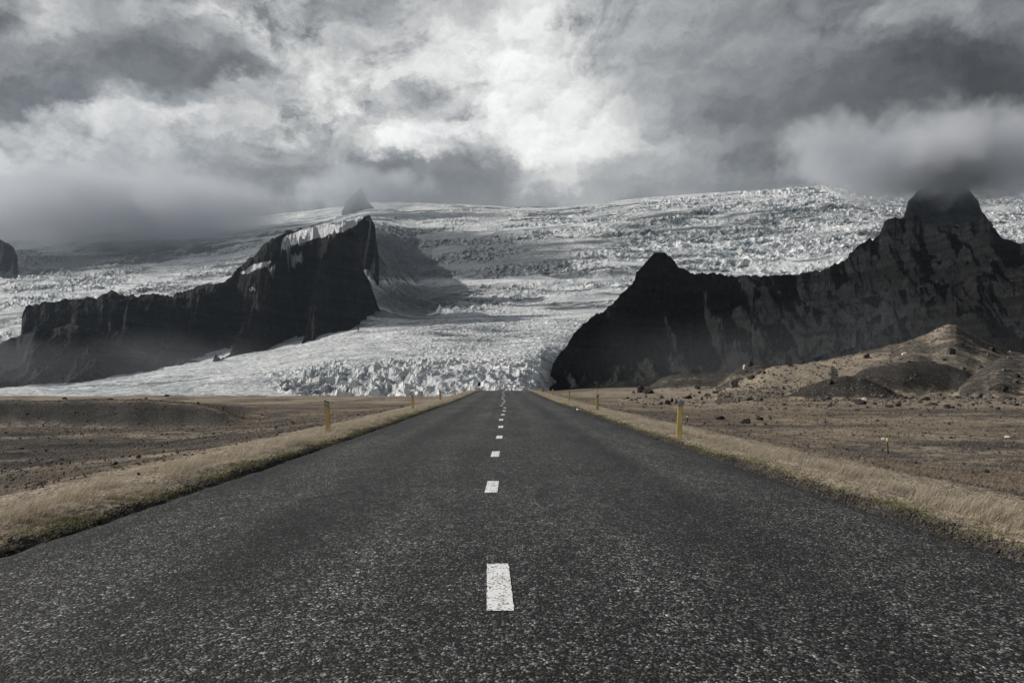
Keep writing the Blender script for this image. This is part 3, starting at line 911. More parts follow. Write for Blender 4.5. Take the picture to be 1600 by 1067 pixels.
def build_glacier():
    keys = sorted(G_T)
    tab = np.array([G_T[k] for k in keys], float)          # (nk, ny)
    px = np.concatenate([np.arange(-1300, -60, 12.0), np.arange(-60, 1660, 1.15), np.arange(1660, 2110, 12.0)])
    gy = np.array(G_Y, float)
    # rows: denser where the surface turns towards the viewer
    rows = []
    dens = [8, 10, 34, 26, 20, 24, 24, 26, 24, 26, 28, 30, 34, 34, 36, 34, 26, 22, 16, 8]
    for i in range(len(gy) - 1):
        rows.append(np.linspace(gy[i], gy[i + 1], int(dens[i] * 1.25), endpoint=False))
    Yr = np.concatenate(rows + [[gy[-1]]])
    # smooth interpolation over both axes
    tY = np.empty((len(keys), len(Yr)))
    for i in range(len(keys)):
        s0 = np.interp(Yr, gy, tab[i])
        s1 = (np.interp(Yr * 0.975, gy, tab[i]) + np.interp(Yr * 1.025, gy, tab[i]) + 2 * s0) / 4
        tY[i] = s1
    PY = np.empty((len(Yr), len(px)))
    for j in range(len(Yr)):
        c = tY[:, j]
        a = np.interp(px, keys, c)
        PY[j] = (np.interp(px - 25, keys, c) + np.interp(px + 25, keys, c) + 2 * a) / 4
    Y = np.repeat(Yr[:, None], len(px), 1)
    X = tan_of(px)[None] * Y
    z = CAM_H + slope_of(PY) * Y
    PX = np.repeat(px[None], len(Yr), 0)
    # serac fields
    u = Y / 1700.0                                          # local feature scale
    snout = ss(Y, 1500, 1570) * (1 - ss(Y, 1850, 2300)) * ss(PX, 380, 470)
    warp = 14 * fbm(X / 60, Y / 60, 3, 301)
    a1, b1, id1 = cellnoise((X + warp) / 38.0, (Y - warp) / 44.0, 303)
    a2, b2, id2 = cellnoise((X + warp * .5) / 15.0, (Y + warp) / 18.0, 304)
    r1 = ridged((X + warp) / 55.0, (Y + warp) / 60.0, 6, 305, 0.6)
    ser_s = (id1 - .4) * 20 * ss(b1 - a1, 0, .3) + (id2 - .5) * 9 * ss(b2 - a2, 0, .3) + r1 * 24 - 16
    wide = fbm(X / 230.0, Y / 260.0, 3, 306)
    ser_s = ser_s * np.clip(0.85 + 1.1 * wide, .35, 1.6)
    ice = ss(Y, 3900, 4700)
    wv = 45 * fbm(X / 240, Y / 240, 3, 311)
    a3, b3, id3 = cellnoise((X + wv) / 62.0, (Y + wv) / 52.0, 313)
    a4, b4, id4 = cellnoise((X - wv) / 27.0, (Y + wv * .6) / 24.0, 314)
    r3 = ridged((X + wv) / 120.0, (Y + wv) / 80.0, 5, 315, 0.62)
    blk = fbm(X / 420.0, Y / 300.0, 3, 331)
    ser_f = ((id3 - .45) * 26 * ss(b3 - a3, .02, .35) * np.clip(.5 + 1.6 * blk, 0, 1.4) + (id4 - .5) * 9 + r3 * 26 - 20 + 30 * ridged((X + wv) / 420.0, (Y + wv) / 150.0, 3, 316, .5))
    calm = fbm(X / 900.0, Y / 420.0, 4, 318)
    rough_f = np.clip(0.55 + 1.9 * calm + 0.55 * ss(PX, 900, 1250), .06, 1.5)
    rough_f = rough_f * (1 - 0.7 * ss(Y, 9000, 10500) * (1 - ss(PX, 1100, 1300)))
    rough_f = np.where(PX < 545, rough_f * 1.2 + .1, rough_f)
    hug = np.exp(-((PX - 610) / 55.0) ** 2) * ss(Y, 4000, 4600) * (1 - ss(Y, 6500, 7800))
    rough_f = np.maximum(rough_f, 1.25 * hug)
    lobe = (1 - ice) * (1 - snout)
    cre = ridged(X / 40.0 + .3 * fbm(X / 90, Y / 90, 2, 320), Y / 30.0, 4, 321, .6)
    und = fbm(X / 320.0, Y / 210.0, 4, 322)
    z = z + snout * ser_s + ice * rough_f * ser_f + lobe * (cre * (2 + 4 * ss(PX, 560, 700)) + und * 22)
    steps = 26 * fbm(X / 1500.0, Y / 330.0, 3, 330)
    z = z + ice * steps * 2.2 * (1 - .8 * hug)
    lobe_l = lobe * (1 - ss(PX, 600, 760)) * (Y < 3800)
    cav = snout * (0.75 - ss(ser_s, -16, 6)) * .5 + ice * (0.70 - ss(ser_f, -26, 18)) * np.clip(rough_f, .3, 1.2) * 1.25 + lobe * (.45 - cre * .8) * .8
    # dirty bands across the flow; grey zones paint cloud shade into the ice
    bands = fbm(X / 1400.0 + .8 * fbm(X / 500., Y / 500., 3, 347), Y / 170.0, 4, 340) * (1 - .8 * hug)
    dirt_shade = 0.10 + 0.5 * ss(bands, 0.02, 0.4) * ss(Y, 2200, 3400)
    shade_zone = np.exp(-(((PX - 700) / 190.0) ** 2 + ((PY - 405) / 42.0) ** 2)) * .55
    shade_zone = shade_zone + np.exp(-(((PX - 640) / 70.0) ** 2 + ((PY - 480) / 26.0) ** 2)) * .5
    shade_zone = shade_zone + np.exp(-(((PX - 740) / 130.0) ** 2 + ((PY - 528) / 9.0) ** 2)) * .32
    shade_zone = shade_zone + np.exp(-(((PX - 100) / 420.0) ** 2 + ((PY - 600) / 10.0) ** 2)) * .45 * (Y < 3300)
    shade_zone = shade_zone + np.exp(-(((PX - 880) / 28.0) ** 2 + ((PY - 590) / 26.0) ** 2)) * .5 * (Y < 3300)
    shade_zone = shade_zone + np.exp(-(((PX - 610) / 60.0) ** 2 + ((PY - 372) / 20.0) ** 2)) * .4
    shade_zone = shade_zone + np.exp(-(((PX - 90) / 60.0) ** 2 + ((PY - 412) / 14.0) ** 2)) * .7 * (Y > 5000)
    shade_zone = shade_zone + np.exp(-(((PX - 230) / 90.0) ** 2 + ((PY - 390) / 18.0) ** 2)) * .45 * (Y > 5000)
    shade_zone = shade_zone + np.exp(-(((PX - 1150) / 170.0) ** 2 + ((PY - 350) / 26.0) ** 2)) * .22
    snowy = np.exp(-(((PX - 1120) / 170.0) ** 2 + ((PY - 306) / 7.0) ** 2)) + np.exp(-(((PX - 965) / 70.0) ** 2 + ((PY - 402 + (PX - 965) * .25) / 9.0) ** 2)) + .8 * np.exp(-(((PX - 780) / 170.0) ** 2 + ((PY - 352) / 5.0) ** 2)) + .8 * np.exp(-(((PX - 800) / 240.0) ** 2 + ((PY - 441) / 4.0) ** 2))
    dirt_shade = dirt_shade * 1.4 + .20 * ice * (1 - .6 * ss(PX, 950, 1150)) - .15 * lobe * (1 - snout) + shade_zone * 1.9 - 1.0 * snowy - .35 * lobe_l + .55 * lobe * ss(fbm(X / 1600.0, (Y + .22 * X) / 75.0, 3, 350), .08, .4) + .30 * fbm(X / 260.0, Y / 120.0, 4, 345) + .35 * fbm(X / 900.0, Y / 500.0, 3, 346)
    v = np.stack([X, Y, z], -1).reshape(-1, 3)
    me = mesh_from('glacier', v, grid_faces(len(Yr), len(px)), [mat_ice()], dict(dirt_shade=dirt_shade, cavity=cav), smooth=False)
    if me.polygons[5000].normal.z < 0:
        me.flip_normals()
    return link('glacier', me, kind='structure', label='broad white crevassed glacier pouring down between two dark mountains')


build_glacier()


# ------------------------------------------------------------------ rocks
def icosphere(sub):
    import bmesh
    bm = bmesh.new()
    bmesh.ops.create_icosphere(bm, subdivisions=sub, radius=1.0)
    v = np.array([p.co[:] for p in bm.verts])
    f = np.array([[q.index for q in p.verts] for p in bm.faces])
    bm.free()
    return v, f


ICO = {k: icosphere(k) for k in (1, 2, 4, 5)}


def rock_shape(sub, seed, rough=0.06, planes=16, round_=0.0):
    """a fractured boulder: a ball cut by random planes, then weathered"""
    rg = np.random.default_rng(seed)
    v, f = ICO[sub]
    n = rg.normal(size=(planes, 3))
    n /= np.linalg.norm(n, axis=1)[:, None]
    h = rg.uniform(0.55, 1.0, planes)
    d = v @ n.T
    r = np.min(np.where(d > 0.05, h / np.maximum(d, 0.05), 9.0), axis=1)
    r = np.minimum(r, 1.15)
    r = r * (1 - round_) + round_ * 0.85
    if sub >= 4:
        r = r * (1 + rough * fbm(v[:, 0] * 2.5 + v[:, 2], v[:, 1] * 2.5 - v[:, 2] * 1.3, 5, seed) * 1.6)
        r = r * (1 + rough * .5 * ridged(v[:, 0] * 5 + v[:, 2] * 2, v[:, 1] * 5 - v[:, 2] * 3, 3, seed + 1))
    p = v * r[:, None]
    return p, f


def mat_stone(name, dark, light, spot, amt):
    m, nt, b = new_mat(name, 0.93, 0.15)
    tc = nt.node('ShaderNodeTexCoord').outputs['Object']
    geo = nt.node('ShaderNodeNewGeometry').outputs['Position']
    n = nt.noise(geo, 2.3, 7, 0.68)
    n2 = nt.noise(geo, 12.0, 5, 0.7)
    c = nt.mix(nt.mapr(n, .35, .65), dark, light)
    c = nt.mix(nt.m('MULTIPLY', nt.mapr(n2, .56, .66), amt), c, spot)
    nt.put(b.inputs['Base Color'], c)
    bm = nt.bump(nt.m('ADD', n, nt.m('MULTIPLY', n2, .4)), 0.8, 0.08)
    nt.put(b.inputs['Normal'], bm)
    return m


ST_DARK = mat_stone('dark lava stone', (.018, .017, .017), (.055, .050, .046), (.20, .19, .16), .5)
ST_GREY = mat_stone('grey lava stone', (.06, .057, .053), (.16, .15, .14), (.30, .29, .26), .6)
ST_PALE = mat_stone('pale stone', (.42, .40, .37), (.68, .66, .62), (.25, .24, .22), .4)
ST_PEB = mat_stone('mixed gravel', (.045, .041, .038), (.15, .135, .12), (.32, .30, .27), .4)

STONES = [
    # px, py of the foot, width px, height px, tone, label
    (1002.5, 613.5, 12, 11, 'd', 'tall rounded black boulder at the left tip of the right moraine'),
    (1014, 615, 16, 8, 'd', 'low rounded dark boulder leaning beside the tall black one'),
    (1149, 606, 18, 12, 'g', 'big grey boulder with a lit left face at the foot of the dark knoll'),
    (1089.5, 608, 9, 6, 'd', 'leaning dark slab stone on the slope of the left moraine knoll'),
    (1077.5, 623, 13, 6, 'd', 'flat dark stone on pale grass right behind the nearest right post'),
    (1105, 619, 9, 5, 'g', 'grey stone on pale grass below the leaning slab stone'),
    (1119, 615, 9, 5, 'd', 'dark stone on pale grass just left below the big grey boulder'),
    (1139, 621, 12, 5, 'g', 'long grey stone lying in the pale grass strip below the dark knoll'),
    (1127, 656, 12, 6, 'd', 'dark humped stone with a bright left rim, alone on the heath'),
    (1166, 662, 13, 9, 'd', 'dark split boulder beside the grey gravel patch on the right heath'),
    (1188.5, 657, 11, 6, 'd', 'dark low stone at the upper edge of the grey gravel patch'),
    (1163, 577, 5, 8, 'p', 'thin pale upright stone on the left shoulder of the dark knoll'),
    (1174, 572, 11, 6, 'd', 'dark block crowning the top of the dark knoll'),
    (1185, 585, 8, 7, 'g', 'round brownish stone high on the right side of the dark knoll'),
    (1176, 592, 10, 7, 'd', 'black angular stone in the hollow of the dark knoll'),
    (1356, 560, 10, 9, 'd', 'dark boulder breaking the skyline slope left of the moraine peak'),
    (1299, 601, 13, 10, 'd', 'dark angular boulder on the crest of the nearest gravel mound'),
    (1487, 554, 17, 15, 'g', 'large pale grey boulder on the slope straight below the moraine peak'),
    (1505, 539, 8, 6, 'd', 'dark stone high up just under the moraine peak'),
    (1552, 549, 11, 9, 'd', 'dark boulder on the right shoulder of the moraine peak'),
    (1415, 554, 8, 4, 'p', 'whitish flat stone on the saddle left of the big pale boulder'),
    (1579, 554, 6, 5, 'p', 'small whitish stone near the right end of the moraine skyline'),
    (1237, 573, 9, 6, 'd', 'dark stone on the skyline right of the dark knoll'),
    (1567, 612, 22, 11, 'd', 'biggest black boulder at the far right foot of the moraine'),
    (1531, 622, 20, 8, 'g', 'broad grey rock heap left of the biggest black boulder'),
    (1577, 625, 14, 6, 'd', 'low dark boulder just below the biggest black boulder'),
    (1546, 631, 10, 4, 'd', 'flat dark stone below the broad grey rock heap'),
    (1285, 627, 12, 7, 'g', 'pale grey stone at the foot of the nearest gravel mound'),
    (1346, 632, 16, 9, 'd', 'dark boulder with a pale block behind it on the stony flat'),
    (1352, 629, 9, 9, 'p', 'pale pointed block standing behind the dark boulder on the stony flat'),
    (1392, 637, 10, 5, 'd', 'dark stone in the middle of the stony flat below the mounds'),
    (1406, 635, 11, 6, 'd', 'rounded dark stone right of the middle of the stony flat'),
    (1461, 634, 14, 6, 'd', 'wide dark stone on the right part of the stony flat'),
    (1481, 638, 9, 7, 'd', 'pointed dark stone next to the wide dark stone'),
    (1448, 626, 12, 6, 'g', 'grey broken stone behind the wide dark stone'),
    (1383, 687, 8, 4, 'p', 'white stone lying left of the green and yellow stake'),
    (1576, 684.5, 9, 4, 'p', 'white stone alone on the heath at the right edge'),
    (178, 726, 9, 6, 'g', 'grey stone alone in the brown field left of the road'),
]
SMALL = [(991, 614, 5, 3), (1032, 633, 10, 7), (1043, 632, 9, 7), (1050, 629, 9, 7), (1056, 631, 8, 6), (1066, 630, 7, 5), (1021, 633, 5, 3), (993.5, 626, 7, 4),
         (981, 623, 5, 3), (987, 626, 5, 3), (975, 624, 5, 2), (1093, 615, 5, 4), (1097, 625, 5, 4), (1089, 626, 6, 3), (1167, 583, 4, 3), (1195, 584, 6, 5),
         (1304, 568, 6, 4), (1491, 638, 8, 4), (1502, 635, 7, 3), (1290, 647, 6, 3), (1367, 632, 7, 4), (1297, 636, 6, 4), (1506, 578, 9, 4), (1477, 564, 6, 4),
         (1421, 566, 5, 3), (1248, 612, 6, 4), (1330, 636, 6, 3), (1425, 640, 6, 3), (1520, 634, 7, 4), (1560, 640, 7, 4), (1415, 623, 7, 4), (1380, 620, 7, 4),
         (1325, 624, 6, 3), (1500, 622, 7, 4), (1470, 618, 6, 3), (1590, 634, 7, 4), (1205, 655, 5, 3), (1214, 661, 5, 3), (1197, 664, 5, 3), (1180, 665, 4, 3),
         (1228, 640, 5, 3), (1340, 642, 6, 3), (1535, 575, 6, 4), (1570, 580, 7, 5), (1590, 590, 9, 6), (1585, 570, 6, 4)]
L_SMALL = [(99, 623.5, 7, 3), (259, 619.5, 7, 3), (171, 624.5, 8, 2.5), (227, 623.5, 5, 2.5), (40, 648, 5, 3), (140, 690, 5, 3), (300, 672, 5, 3), (70, 705, 5, 3), (215, 742, 6, 4), (345, 655, 4, 2)]
small_protos = [(rock_shape(4, 900 + i)) for i in range(6)]
small_me = {}


def put_stone(px, py, w, h, tone, label, group=None, k=0, own=True):
    x, d, g = cast(px, py)
    W = w / FX * d
    H = max(h / FX * d, W * .3)
    mt = {'d': ST_DARK, 'g': ST_GREY, 'p': ST_PALE}[tone]
    if own:
        v, f = rock_shape(5, 500 + k, 0.09)
        me = mesh_from('boulder', v, f, [mt])
    else:
        key = (k % 6, tone)
        if key not in small_me:
            v, f = small_protos[k % 6]
            small_me[key] = mesh_from('stone', v, f, [mt])
        me = small_me[key]
    o = link('boulder' if own else 'stone', me, loc=(x, d + W * .3, g + H * .28), rot=(0, 0, (k * 2.399) % 6.28),
             label=label, category='boulder' if own else 'stone', group=group)
    o.scale = (W * .56, W * .5, H * .74)
    return o


for k, s_ in enumerate(STONES):
    put_stone(*s_, k=k)
for k, (px, py, w, h) in enumerate(SMALL):
    if px < 1012:
        where, grp = 'small stone on pale ground left of and below the tall black boulder', 'small stones by the tall black boulder'
    elif px < 1100:
        where, grp = 'small stone of the loose rock cluster just behind the nearest right marker post', 'stones of the cluster behind the nearest right post'
    elif px < 1232 and py < 600:
        where, grp = 'small stone stuck in the gravel of the dark knoll', 'small stones in the dark knoll'
    elif px < 1232:
        where, grp = 'small stone on the heath around the grey gravel patch', 'small stones around the grey gravel patch'
    elif py < 600:
        where, grp = 'small stone lying on the slope of the big moraine hill', 'small stones on the moraine slope'
    else:
        where, grp = 'small stone on the stony flat in front of the gravel mounds', 'small stones on the stony flat'
    put_stone(px, py, w, h, 'dgd'[k % 3], where, grp, k=k, own=False)
for k, (px, py, w, h) in enumerate(L_SMALL):
    put_stone(px, py, w, h, 'dg'[k % 2], 'small stone on the far skyline of the left plain' if py < 630 else 'small stone scattered in the brown field left of the road', 'small stones on the left skyline' if py < 630 else 'small stones strewn over the left field', k=k + 3, own=False)


def scatter_pebbles():
    """uncountable gravel: thousands of small broken stones on heath and moraine"""
    rg = np.random.default_rng(77)
    V, F, base = [], [], 0
    protos = [rock_shape(1, 40 + i, planes=9) for i in range(12)]
    sets = []
    # near field on both sides, size in metres
    n = 26000
    y = np.exp(rg.uniform(math.log(4), math.log(75), n))
    lat = rg.choice([-1, 1], n) * (5.6 + rg.gamma(1.6, 0.42 * y + 2.5, n))
    sets.append((road_x(y) + lat, y, np.exp(rg.normal(math.log(.014), .5, n)) * (0.8 + y / 24)))
    n = 16000
    y = np.exp(rg.uniform(math.log(2.2), math.log(40), n))
    lat = rg.choice([-1, 1], n) * (3.75 + rg.normal(0, .065, n))
    sets.append((road_x(y) + lat, y, np.exp(rg.normal(math.log(.0075), .4, n)) * (1 + y / 30)))
    # moraine slopes
    n = 34000
    y = rg.uniform(62, 200, n)
    px = rg.uniform(990, 1800, n)
    x = tan_of(px) * y
    zz, gr = ground_z(x, y, True)
    keep = rg.uniform(size=n) < np.where(gr < .08, .05, np.clip(0.28 + .5 * gr - .45 * (gr > .62), 0, 1))
    sets.append((x[keep], y[keep], np.exp(rg.normal(math.log(.10), .6, keep.sum())) * (1 - .45 * gr[keep])))
    # stony flat below the mounds
    n = 2300
    y = 78 + rg.normal(size=n) * 12
    px = rg.uniform(1180, 1800, n)
    sets.append((tan_of(px) * y, y, np.exp(rg.normal(math.log(.075), .6, n))))
    # left bank
    n = 9000
    y = rg.uniform(62, 96, n)
    px = rg.uniform(-300, 420, n)
    sets.append((tan_of(px) * y, y, np.exp(rg.normal(math.log(.032), .5, n))))
    x = np.concatenate([a[0] for a in sets])
    y = np.concatenate([a[1] for a in sets])
    r = np.clip(np.concatenate([a[2] for a in sets]), .005, .6)
    z = ground_z(x, y)
    lt = x - road_x(y)
    z = np.where(np.abs(lt) < 3.80, np.maximum(z, road_surface(lt, y)), z)
    ang = rg.uniform(0, 6.28, len(x))
    fl = rg.uniform(.45, .95, len(x))
    el_ = rg.uniform(.7, 1.2, len(x))
    for i, (pv, pf) in enumerate(protos):
        idx = np.arange(i, len(x), len(protos))
        c, s = np.cos(ang[idx])[:, None], np.sin(ang[idx])[:, None]
        rr = r[idx][:, None]
        px_ = (pv[None, :, 0] * c - pv[None, :, 1] * s * el_[idx][:, None]) * rr + x[idx][:, None]
        py_ = (pv[None, :, 0] * s + pv[None, :, 1] * c * el_[idx][:, None]) * rr + y[idx][:, None]
        pz_ = pv[None, :, 2] * rr * fl[idx][:, None] + z[idx][:, None] + rr * .25
        V.append(np.stack([px_, py_, pz_], -1).reshape(-1, 3))
        F.append((pf[None] + (np.arange(len(idx)) * len(pv))[:, None, None] + base).reshape(-1, 3))
        base += len(idx) * len(pv)
    me = mesh_from('gravel', np.concatenate(V), np.concatenate(F), [ST_PEB], smooth=False)
    link('gravel', me, kind='stuff', label='loose dark gravel and small stones strewn over the heath and moraine')


scatter_pebbles()


# ------------------------------------------------------------------ grass
def mat_grass(name, a, b_, tip):
    m, nt, b = new_mat(name, 0.8, 0.15)
    h = nt.attr('along')
    rnd = nt.attr('rnd')
    c = nt.mix(rnd, a, b_)
    c = nt.mix(nt.mapr(h, .3, 1.0), nt.mul(c, .72), nt.mix(.5, c, tip))
    nt.put(b.inputs['Base Color'], c)
    tr = nt.node('ShaderNodeBsdfTranslucent')
    nt.put(tr.inputs['Color'], c)
    ms = nt.node('ShaderNodeMixShader')
    ms.inputs[0].default_value = 0.35
    out = m.node_tree.nodes['Material Output']
    m.node_tree.links.new(b.outputs[0], ms.inputs[1])
    m.node_tree.links.new(tr.outputs[0], ms.inputs[2])
    m.node_tree.links.new(ms.outputs[0], out.inputs['Surface'])
    return m


def blades(name, x, y, h, w, lean, mat, label, rg):
    n = len(x)
    z = ground_z(x, y) - 0.02
    ang = rg.uniform(0, np.pi, n)
    dx, dy = np.cos(ang) * w * .5, np.sin(ang) * w * .35
    ldir = rg.normal(0, .55, n)
    lx, ly = lean * np.cos(ldir) * h, lean * np.sin(ldir) * h * .6
    rows = []
    for t, ws in ((0, 1.0), (.42, .9), (.78, .7), (1.0, .12)):
        cx = x + lx * t ** 1.9
        cy = y + ly * t ** 1.9
        cz = z + h * (t - .22 * t * t * np.abs(lean))
        for s in (-1, 1):
            rows.append(np.stack([cx + s * dx * ws, cy + s * dy * ws, cz], -1))
    v = np.stack(rows, 1).reshape(-1, 3)
    q = np.array([[0, 1, 3, 2], [2, 3, 5, 4], [4, 5, 7, 6]])
    f = (q[None] + (np.arange(n) * 8)[:, None, None]).reshape(-1, 4)
    along = np.tile(np.array([0, 0, .42, .42, .78, .78, 1, 1]), n)
    me = mesh_from(name, v, f, [mat], dict(along=along, rnd=np.repeat(rg.uniform(0, 1, n), 8)))
    return link(name, me, kind='stuff', label=label)


def verge(side, n, seed, label):
    rg = np.random.default_rng(seed)
    y = np.exp(rg.uniform(math.log(2.2), math.log(125), n))
    t = rg.beta(1.3, 2.4, n)
    lat = 3.80 + t * (1.75 + 0.3 * np.sin(y * .7) + .35 * fbm(y / 3.0, y * 0, 3, seed))
    # tufts
    tx = np.round(lat / .16) * .16
    ty = np.round(y / (.12 + y * .012)) * (.12 + y * .012)
    pull = rg.uniform(0, .6, n)
    lat = lat * (1 - pull) + tx * pull + rg.normal(0, .012, n)
    y = y * (1 - pull) + ty * pull
    dens = fbm(lat / .5, y / .9, 3, seed + 3)
    keep = rg.uniform(size=n) < np.clip(.34 + dens * 2.4, .02, 1)
    lat, y, t = lat[keep], y[keep], t[keep]
    m = len(y)
    h = rg.uniform(.04, .13, m) * (0.45 + 1.1 * np.exp(-((t - .45) / .28) ** 2)) * (1 - .45 * ss(y, 12, 40)) * np.clip(1 + 1.1 * fbm(lat / .6, y / 1.1, 3, seed + 5), .35, 1.8)
    w = np.maximum(.0035, y * .00042) * rg.uniform(.7, 1.3, m)
    lean = rg.uniform(.35, 1.1, m)
    x = road_x(y) + side * lat
    return blades('verge_grass', x, y, h, w, lean, G_STRAW, label, rg)


G_STRAW = mat_grass('dry straw grass', (.36, .305, .225), (.62, .54, .42), (.70, .62, .50))
G_BROWN = mat_grass('short brown heath grass', (.20, .15, .105), (.44, .35, .26), (.50, .41, .31))
G_GREEN = mat_grass('mossy green shoots', (.10, .11, .03), (.24, .24, .08), (.30, .29, .12))
verge(-1, 95000, 401, 'wind-bent straw grass along the left edge of the road')
verge(1, 95000, 402, 'wind-bent straw grass along the right edge of the road')


def moss_edge(side, seed, label):
    rg = np.random.default_rng(seed)
    n = 26000
    y = np.exp(rg.uniform(math.log(2.2), math.log(45), n))
    lat = 3.84 + rg.normal(0, .13, n)
    keep = fbm(y / .9, y * 0 + seed, 3, seed) + .12 * rg.normal(size=n) > -.05
    y, lat = y[keep], lat[keep]
    m = len(y)
    x = road_x(y) + side * lat
    return blades('verge_moss', x, y, rg.uniform(.015, .06, m), np.maximum(.006, y * .0007), rg.uniform(.2, .8, m), G_GREEN, label, rg)


moss_edge(-1, 411, 'yellow green moss and shoots where the left verge meets the tarmac')
moss_edge(1, 412, 'yellow green moss and shoots where the right verge meets the tarmac')


def heath(seed, n, label):
    rg = np.random.default_rng(seed)
    y = np.exp(rg.uniform(math.log(3), math.log(110), n))
    lat = rg.choice([-1, 1], n) * (5.4 + rg.gamma(1.5, .42 * y + 2.0, n))
    x = road_x(y) + lat
    keep = fbm(x / 3.0, y / 5.0, 4, seed) + .35 * fbm(x / .7, y / .7, 3, seed + 1) > -.02
    x, y = x[keep], y[keep]
    m = len(y)
    h = rg.uniform(.03, .11, m) * (1 + .4 * ss(y, 20, 60))
    return blades('heath_grass', x, y, h, np.maximum(.004, y * .0006) * rg.uniform(.7, 1.4, m), rg.uniform(.2, 1.0, m), G_BROWN, label, rg)


heath(421, 210000, 'short brown heath grass growing thinly over the gravel plain')


# ------------------------------------------------------------------ marker posts
def mat_flat(name, col, rough=.6, spec=.3, var=.18, scale=9.0):
    m, nt, b = new_mat(name, rough, spec)
    geo = nt.node('ShaderNodeNewGeometry').outputs['Position']
    n = nt.noise(nt.vm('MULTIPLY', geo, (1, 1, .35)), scale, 6, .65)
    f = nt.mapr(n, .3, .7, 1 - var, 1 + var)
    nt.put(b.inputs['Base Color'], nt.mul(nt.mix(0.0, col, col), f))
    nt.put(b.inputs['Normal'], nt.bump(n, .25, .004))
    return m


M_YEL = mat_flat('faded yellow plastic', (.56, .43, .19), .5, .4)
M_REF = mat_flat('grey blue reflector', (.20, .235, .27), .3, .5, .1)
M_GREEN = mat_flat('dark green stake', (.008, .030, .024), .5, .4)
M_TAPE = mat_flat('yellow tape', (.78, .62, .18), .5, .4)
M_BLACK = mat_flat('dull black metal', (.008, .008, .009), .5, .4)
M_STEEL = mat_flat('weathered grey steel', (.12, .12, .12), .5, .5)


def prism(profile, depth, name, mat, bevel=0.006):
    """extrude an outline in x/z to a board of the given depth, edges rounded"""
    import bmesh
    bm = bmesh.new()
    fr = [bm.verts.new((px, -depth / 2, pz)) for px, pz in profile]
    bk = [bm.verts.new((px, depth / 2, pz)) for px, pz in profile]
    bm.faces.new(fr)
    bm.faces.new(bk[::-1])
    k = len(profile)
    for i in range(k):
        bm.faces.new((fr[i], bk[i], bk[(i + 1) % k], fr[(i + 1) % k]))
    bmesh.ops.recalc_face_normals(bm, faces=bm.faces[:])
    bmesh.ops.bevel(bm, geom=bm.edges[:], offset=bevel, segments=2, affect='EDGES')
    me = bpy.data.meshes.new(name)
    bm.to_mesh(me)
    bm.free()
    me.materials.append(mat)
    return me


PW = 0.058     # half width


def post_meshes(side):
    H = 0.90
    sl_ = 0.055 * (1 if side > 0 else -1)
    body = prism([(-PW, -.2), (PW, -.2), (PW, H + sl_ / 2), (-PW, H - sl_ / 2)], .05, 'post_body', M_YEL, .012)
    refl = []
    bands = [(H - .105, H - .004)] if side > 0 else [(H - .055, H - .004), (H - .165, H - .115)]
    for a, b in bands:
        refl.append(prism([(-PW - .003, a - sl_ / 2), (PW + .003, a + sl_ / 2), (PW + .003, b + sl_ / 2 + .006), (-PW - .003, b - sl_ / 2 + .006)], .058, 'reflector', M_REF, .006))
    return body, refl


PM = {-1: post_meshes(-1), 1: post_meshes(1)}
ORD = ['nearest', 'second', 'third', 'fourth', 'fifth', 'sixth', 'seventh', 'eighth', 'ninth', 'tenth', 'eleventh']
LP = [(513, 18.0, 626, -3.5), (645, 34, 617.6, -2.5), (688, 54, 612.2, -3), (711.3, 74, 611.8, -6), (725, 86, 608.6, -2), (735.8, 104, 605, -1), (744.3, 121, 603, 0),
      (753.4, 146, 604, 0), (757.7, 168, 605, 0), (760.3, 186, 605, 0), (763.2, 206, 605.5, 0)]
RP = [(1061, 15.7, 627, 2.5), (933.4, 32, 617, .8), (889, 52, 613.6, 3), (863.6, 68, 611, 0), (847, 81, 609, 0), (836, 101, 605, 0), (828, 117, 602.4, 0), (821.5, 135, 602, 0), (816, 158, 604.5, 0), (812, 180, 606, 0)]
for side, lst in ((-1, LP), (1, RP)):
    for i, (px, d, top, lean) in enumerate(lst):
        x = float(tan_of(px) * d)
        z = float(ground_z(np.array([x]), np.array([d]))[0])
        H = CAM_H + float(slope_of(top)) * d - z
        H = min(max(H, .72), 1.12)
        word = 'left' if side < 0 else 'right'
        det = 'two slanted grey bands' if side < 0 else 'a slanted grey cap'
        lab = 'yellow road marker post with %s, %s along the %s verge' % (det, ORD[i], word)
        root = link('marker_post', None, loc=(x, d, z), rot=(0, R(lean), R(random.uniform(-8, 8))), label=lab, category='marker post',
                    group='yellow marker posts along the %s verge' % word)
        root.scale = (1 + .35 * min(d / 100, 1), 1, H / .90)
        link('post_body', PM[side][0], parent=root)
        for q in PM[side][1]:
            link('reflector', q, parent=root)


def tube_mesh(name, pts, rads, mat, seg=10):
    V, F = [], []
    for i, (p, r) in enumerate(zip(pts, rads)):
        for k in range(seg):
            a = 2 * math.pi * k / seg
            V.append((p[0] + r * math.cos(a), p[1] + r * math.sin(a), p[2]))
    for i in range(len(pts) - 1):
        for k in range(seg):
            F.append((i * seg + k, i * seg + (k + 1) % seg, (i + 1) * seg + (k + 1) % seg, (i + 1) * seg + k))
    n = len(V)
    me = bpy.data.meshes.new(name)
    F = [tuple(f) for f in F] + [tuple(range((len(pts) - 1) * seg, len(pts) * seg)), tuple(range(seg))[::-1]]
    me.from_pydata(V, [], F)
    me.materials.append(mat)
    for p in me.polygons:
        p.use_smooth = len(p.vertices) == 4
    return me


